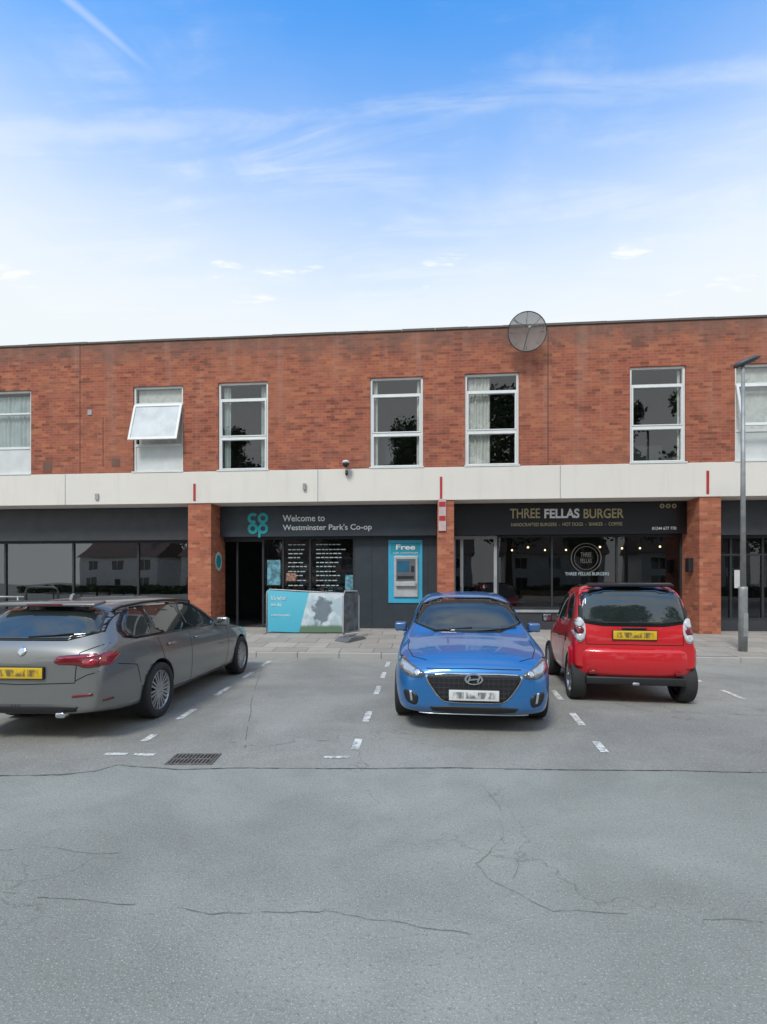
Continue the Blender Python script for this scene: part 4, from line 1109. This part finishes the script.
for sg in (1, -1): r.rbox('door_handle', (sg*.765, 1.5, .80), (.03, .16, .035), C['trim'], .01)
r.mir('headlamp', [(.40, .62), (.60, .74), (.66, .66), (.5, .54)], -1, C['lens'], off=.005)
r.patch('front_grille', [(-.3, .5), (.3, .5), (.26, .4), (-.26, .4)], 'y', -1, C['trim'], off=.005)

# ------------------------------------------------------------------ across the road (behind the viewer): houses and trees
def leafmat():
    m, k, b = newmat('foliage')
    tc = k.new('ShaderNodeTexCoord').outputs['Object']; nz = k.noise(tc, .8, 4)
    k.l.new(k.mix(k.ss(nz, .35, .65), (.028, .055, .018), (.085, .13, .04)), b.inputs['Base Color']); b.inputs['Roughness'].default_value = .7
    return m
LM = leafmat(); BK = mat('bark', (.09, .07, .05), .9, bump=.4, bscale=20)
def tree(X, Y, H, R, seed):
    rn = np.random.RandomState(seed); rt = empty('broadleaf_tree', Matrix.Translation((X, Y, 0)))
    tube('trunk', rt, [(0, 0, 0), (.1, .05, H*.25), (.0, .1, H*.5), (.1, 0, H*.8)], .32, BK, 10, .08)
    cl = []
    for i in range(34):
        q = rn.uniform(0, 2*math.pi); zz = rn.uniform(.3, 1.0); rr = R*math.sqrt(max(.05, 1-((zz-.6)/.42)**2))*rn.uniform(.3, 1)
        cc_ = np.array([rr*math.cos(q), rr*math.sin(q), zz*H]); cl.append((cc_, rn.uniform(.9, 1.8)))
        if i < 9: tube('limb_%d' % i, rt, [(0, 0, H*.3+i*.04*H), tuple(cc_*.55+np.array([0, 0, H*.2])), tuple(cc_)], .1, BK, 6, .03)
    n = 8000; ci = rn.randint(0, len(cl), n)
    ctr = np.array([cl[i][0] for i in ci]); cr_ = np.array([cl[i][1] for i in ci])[:, None]
    d = rn.normal(size=(n, 3)); d /= np.linalg.norm(d, axis=1)[:, None]
    P = ctr+d*cr_*rn.uniform(.5, 1.1, (n, 1))
    a = rn.normal(size=(n, 3)); a /= np.linalg.norm(a, axis=1)[:, None]; b = np.cross(a, d); b /= np.linalg.norm(b, axis=1)[:, None]+1e-6
    s_ = rn.uniform(.12, .26, (n, 1))
    V = np.stack([P-a*s_, P+b*s_*.7, P+a*s_, P-b*s_*.7], 1).reshape(-1, 3)
    mobj('crown', V.tolist(), [(4*i, 4*i+1, 4*i+2, 4*i+3) for i in range(n)], LM, rt)
for i, (X, Y, H, R0) in enumerate([(-2, -19, 17, 4.6), (6, -18, 18.5, 4.8), (14, -20, 17.5, 5), (22, -18, 18, 5), (31, -20, 18, 5), (-12, -24, 18.5, 4.6), (-24, -25, 18, 4.2), (-30, -52, 18, 5), (-44, -50, 17, 5), (-18, -52, 16, 4.5)]): tree(X, Y, H, R0, i+10)
hw = mat('white_render', (.70, .69, .66), .85); hrf = mat('roof_tiles', (.14, .09, .075), .85, var=.25); hg = C['glass']
def house(X, Y, w, rot=0):
    h = place('detached_house', X, Y, 0, rot)
    box('walls', h, -w/2, w/2, 0, 8, 0, 5.2, hw)
    V = [(-w/2-.3, -.4, 5.1), (w/2+.3, -.4, 5.1), (w/2+.3, 8.4, 5.1), (-w/2-.3, 8.4, 5.1), (-w/2-.3, 4, 7.9), (w/2+.3, 4, 7.9)]
    V = [(a, -b, c_) for a, b, c_ in V]
    h2 = mobj('roof', V, [(0, 1, 5, 4), (2, 3, 4, 5), (1, 2, 5), (3, 0, 4), (0, 3, 2, 1)], hrf, h); h2.matrix_basis = Matrix.Translation((0, 8, 0))
    wl = []; fl = []
    for x in (-w/3, 0, w/3):
        for z in (1.0, 3.3):
            if x == 0 and z == 1.0: continue
            wl.append((x-.8, x+.8, 8.0, 8.03, z, z+1.3)); fl += [(x-.88, x+.88, 8.0, 8.02, z-.08, z), (x-.03, x+.03, 8.03, 8.05, z, z+1.3)]
    boxes('windows', h, wl, hg); boxes('window_frames', h, fl, M['upvc'])
    box('front_door', h, -.5, .5, 8.0, 8.05, 0, 2.1, M['dark']); boxes('chimney', h, [(w/4, w/4+.8, 3.6, 4.4, 7, 9)], M['brick_pier'])
for X, Y, w in ((-46, -43, 12), (-31, -43, 11), (-17, -44, 11), (-3, -44, 12), (13, -44, 12), (29, -44, 12), (46, -44, 12)): house(X, Y, w)
rn = np.random.RandomState(5); n = 14000
P = np.stack([rn.uniform(-60, 60, n), -33+rn.uniform(-.5, .5, n), rn.uniform(0, 1.1, n)], 1); a = rn.normal(size=(n, 3))*.14; b = rn.normal(size=(n, 3))*.12
VV = np.stack([P-a, P+b, P+a, P-b], 1).reshape(-1, 3)
mobj('hedge', VV.tolist(), [(4*i, 4*i+1, 4*i+2, 4*i+3) for i in range(n)], LM)

# ------------------------------------------------------------------ sky and sun
SE = 50; SR_ = 205
sunv = Vector((math.sin(rad(SR_))*math.cos(rad(SE)), math.cos(rad(SR_))*math.cos(rad(SE)), math.sin(rad(SE))))
sl = bpy.data.lights.new('sun', 'SUN'); sl.energy = 2.3; sl.angle = rad(14); sl.color = (1, .95, .87)
so = bpy.data.objects.new('sun', sl); coll.objects.link(so); so.rotation_euler = (-sunv).to_track_quat('-Z', 'Y').to_euler(); so.location = (0, 0, 30)
w = bpy.data.worlds.new("World"); scene.world = w; w.use_nodes = True
k = N(w.node_tree); k.n.clear()
out = k.new('ShaderNodeOutputWorld'); bg = k.new('ShaderNodeBackground'); k.l.new(bg.outputs[0], out.inputs[0])
sky = k.new('ShaderNodeTexSky', sky_type='NISHITA', sun_disc=False); sky.sun_elevation = rad(SE); sky.sun_rotation = rad(SR_)
sky.air_density = 1.0; sky.dust_density = .6; sky.ozone_density = 1.5
d = k.new('ShaderNodeTexCoord').outputs['Generated']; dx, dy, dz = k.sep(d)
zc = k.m('MAXIMUM', dz, .06); px_ = k.m('DIVIDE', dx, zc); py_ = k.m('DIVIDE', dy, zc)
cp = k.comb(px_, py_, 0.0)
base = k.mix(1.0, sky.outputs[0], (1.0, 2.75, 3.9), 'MULTIPLY')
wv = k.m('MULTIPLY', k.m('SUBTRACT', k.noise(cp, 1.1, 4), .5), .12)
hz = k.ss(k.m('ADD', dz, wv), .78, .40)
c0 = k.mix(hz, base, (8.9, 9.5, 9.9))
st_v = k.comb(k.m('MULTIPLY', px_, .8), k.m('MULTIPLY', k.m('ADD', py_, k.m('MULTIPLY', px_, .12)), 3.6), 0.0)
n1 = k.noise(st_v, 1.6, 8, .62, .7)
n2_ = k.noise(cp, 1.7, 5, .6, .4)
wisp = k.m('MULTIPLY', k.m('MULTIPLY', k.ss(n1, .42, .72), k.ss(n2_, .36, .62)), .50)
bd = k.m('SUBTRACT', k.m('ADD', py_, k.m('MULTIPLY', px_, .09)), k.m('ADD', 1.07, k.m('MULTIPLY', k.m('SUBTRACT', k.noise(cp, 2.5, 6), .5), .16)))
band = k.ss(k.m('ABSOLUTE', bd), .055, .0)
band = k.m('MULTIPLY', band, k.ss(n1, .38, .62, .02, .36))
# thin contrail-like streak, upper left
cd = k.m('SUBTRACT', k.m('SUBTRACT', k.m('MULTIPLY', k.m('ADD', px_, .539), .81), k.m('MULTIPLY', k.m('SUBTRACT', py_, .876), .586)), k.m('MULTIPLY', k.m('SUBTRACT', n2_, .5), .03))
con = k.m('MULTIPLY', k.m('MULTIPLY', k.ss(k.m('ABSOLUTE', cd), .016, .0), k.ss(py_, 1.02, .92)), .28)
# small low cumulus puffs
ay = k.m('MAXIMUM', dy, .05); aa = k.m('DIVIDE', dx, ay); ab = k.m('DIVIDE', dz, ay)
pf = k.noise(k.comb(k.m('MULTIPLY', aa, 5.0), k.m('MULTIPLY', ab, 22.0)), 1.0, 5, .55)
pfm = k.m('MULTIPLY', k.m('MULTIPLY', k.ss(pf, .61, .70), k.m('MULTIPLY', k.ss(ab, .50, .56), k.ss(ab, .72, .64))), k.ss(dy, .1, .3))
fill_noise = k.noise(k.comb(px_, k.m('MULTIPLY', py_, 1.3)), 1.6, 7, .6)
fill_cloud = k.m('MULTIPLY', k.ss(fill_noise, .36, .56), k.m('MAXIMUM', k.ss(dz, .80, .92), k.ss(dy, .15, -.2)))  # cloud overhead and behind, out of view, added to brighten and neutralise ambient
cf = k.m('MAXIMUM', k.m('MAXIMUM', wisp, con), k.m('MAXIMUM', band, k.m('MULTIPLY', fill_cloud, .9)))
c1 = k.mix(cf, c0, (9.3, 9.8, 10.1))
c1 = k.mix(k.m('MULTIPLY', pfm, .8), c1, (10.2, 10.3, 10.3))
k.l.new(c1, bg.inputs[0]); bg.inputs[1].default_value = .1
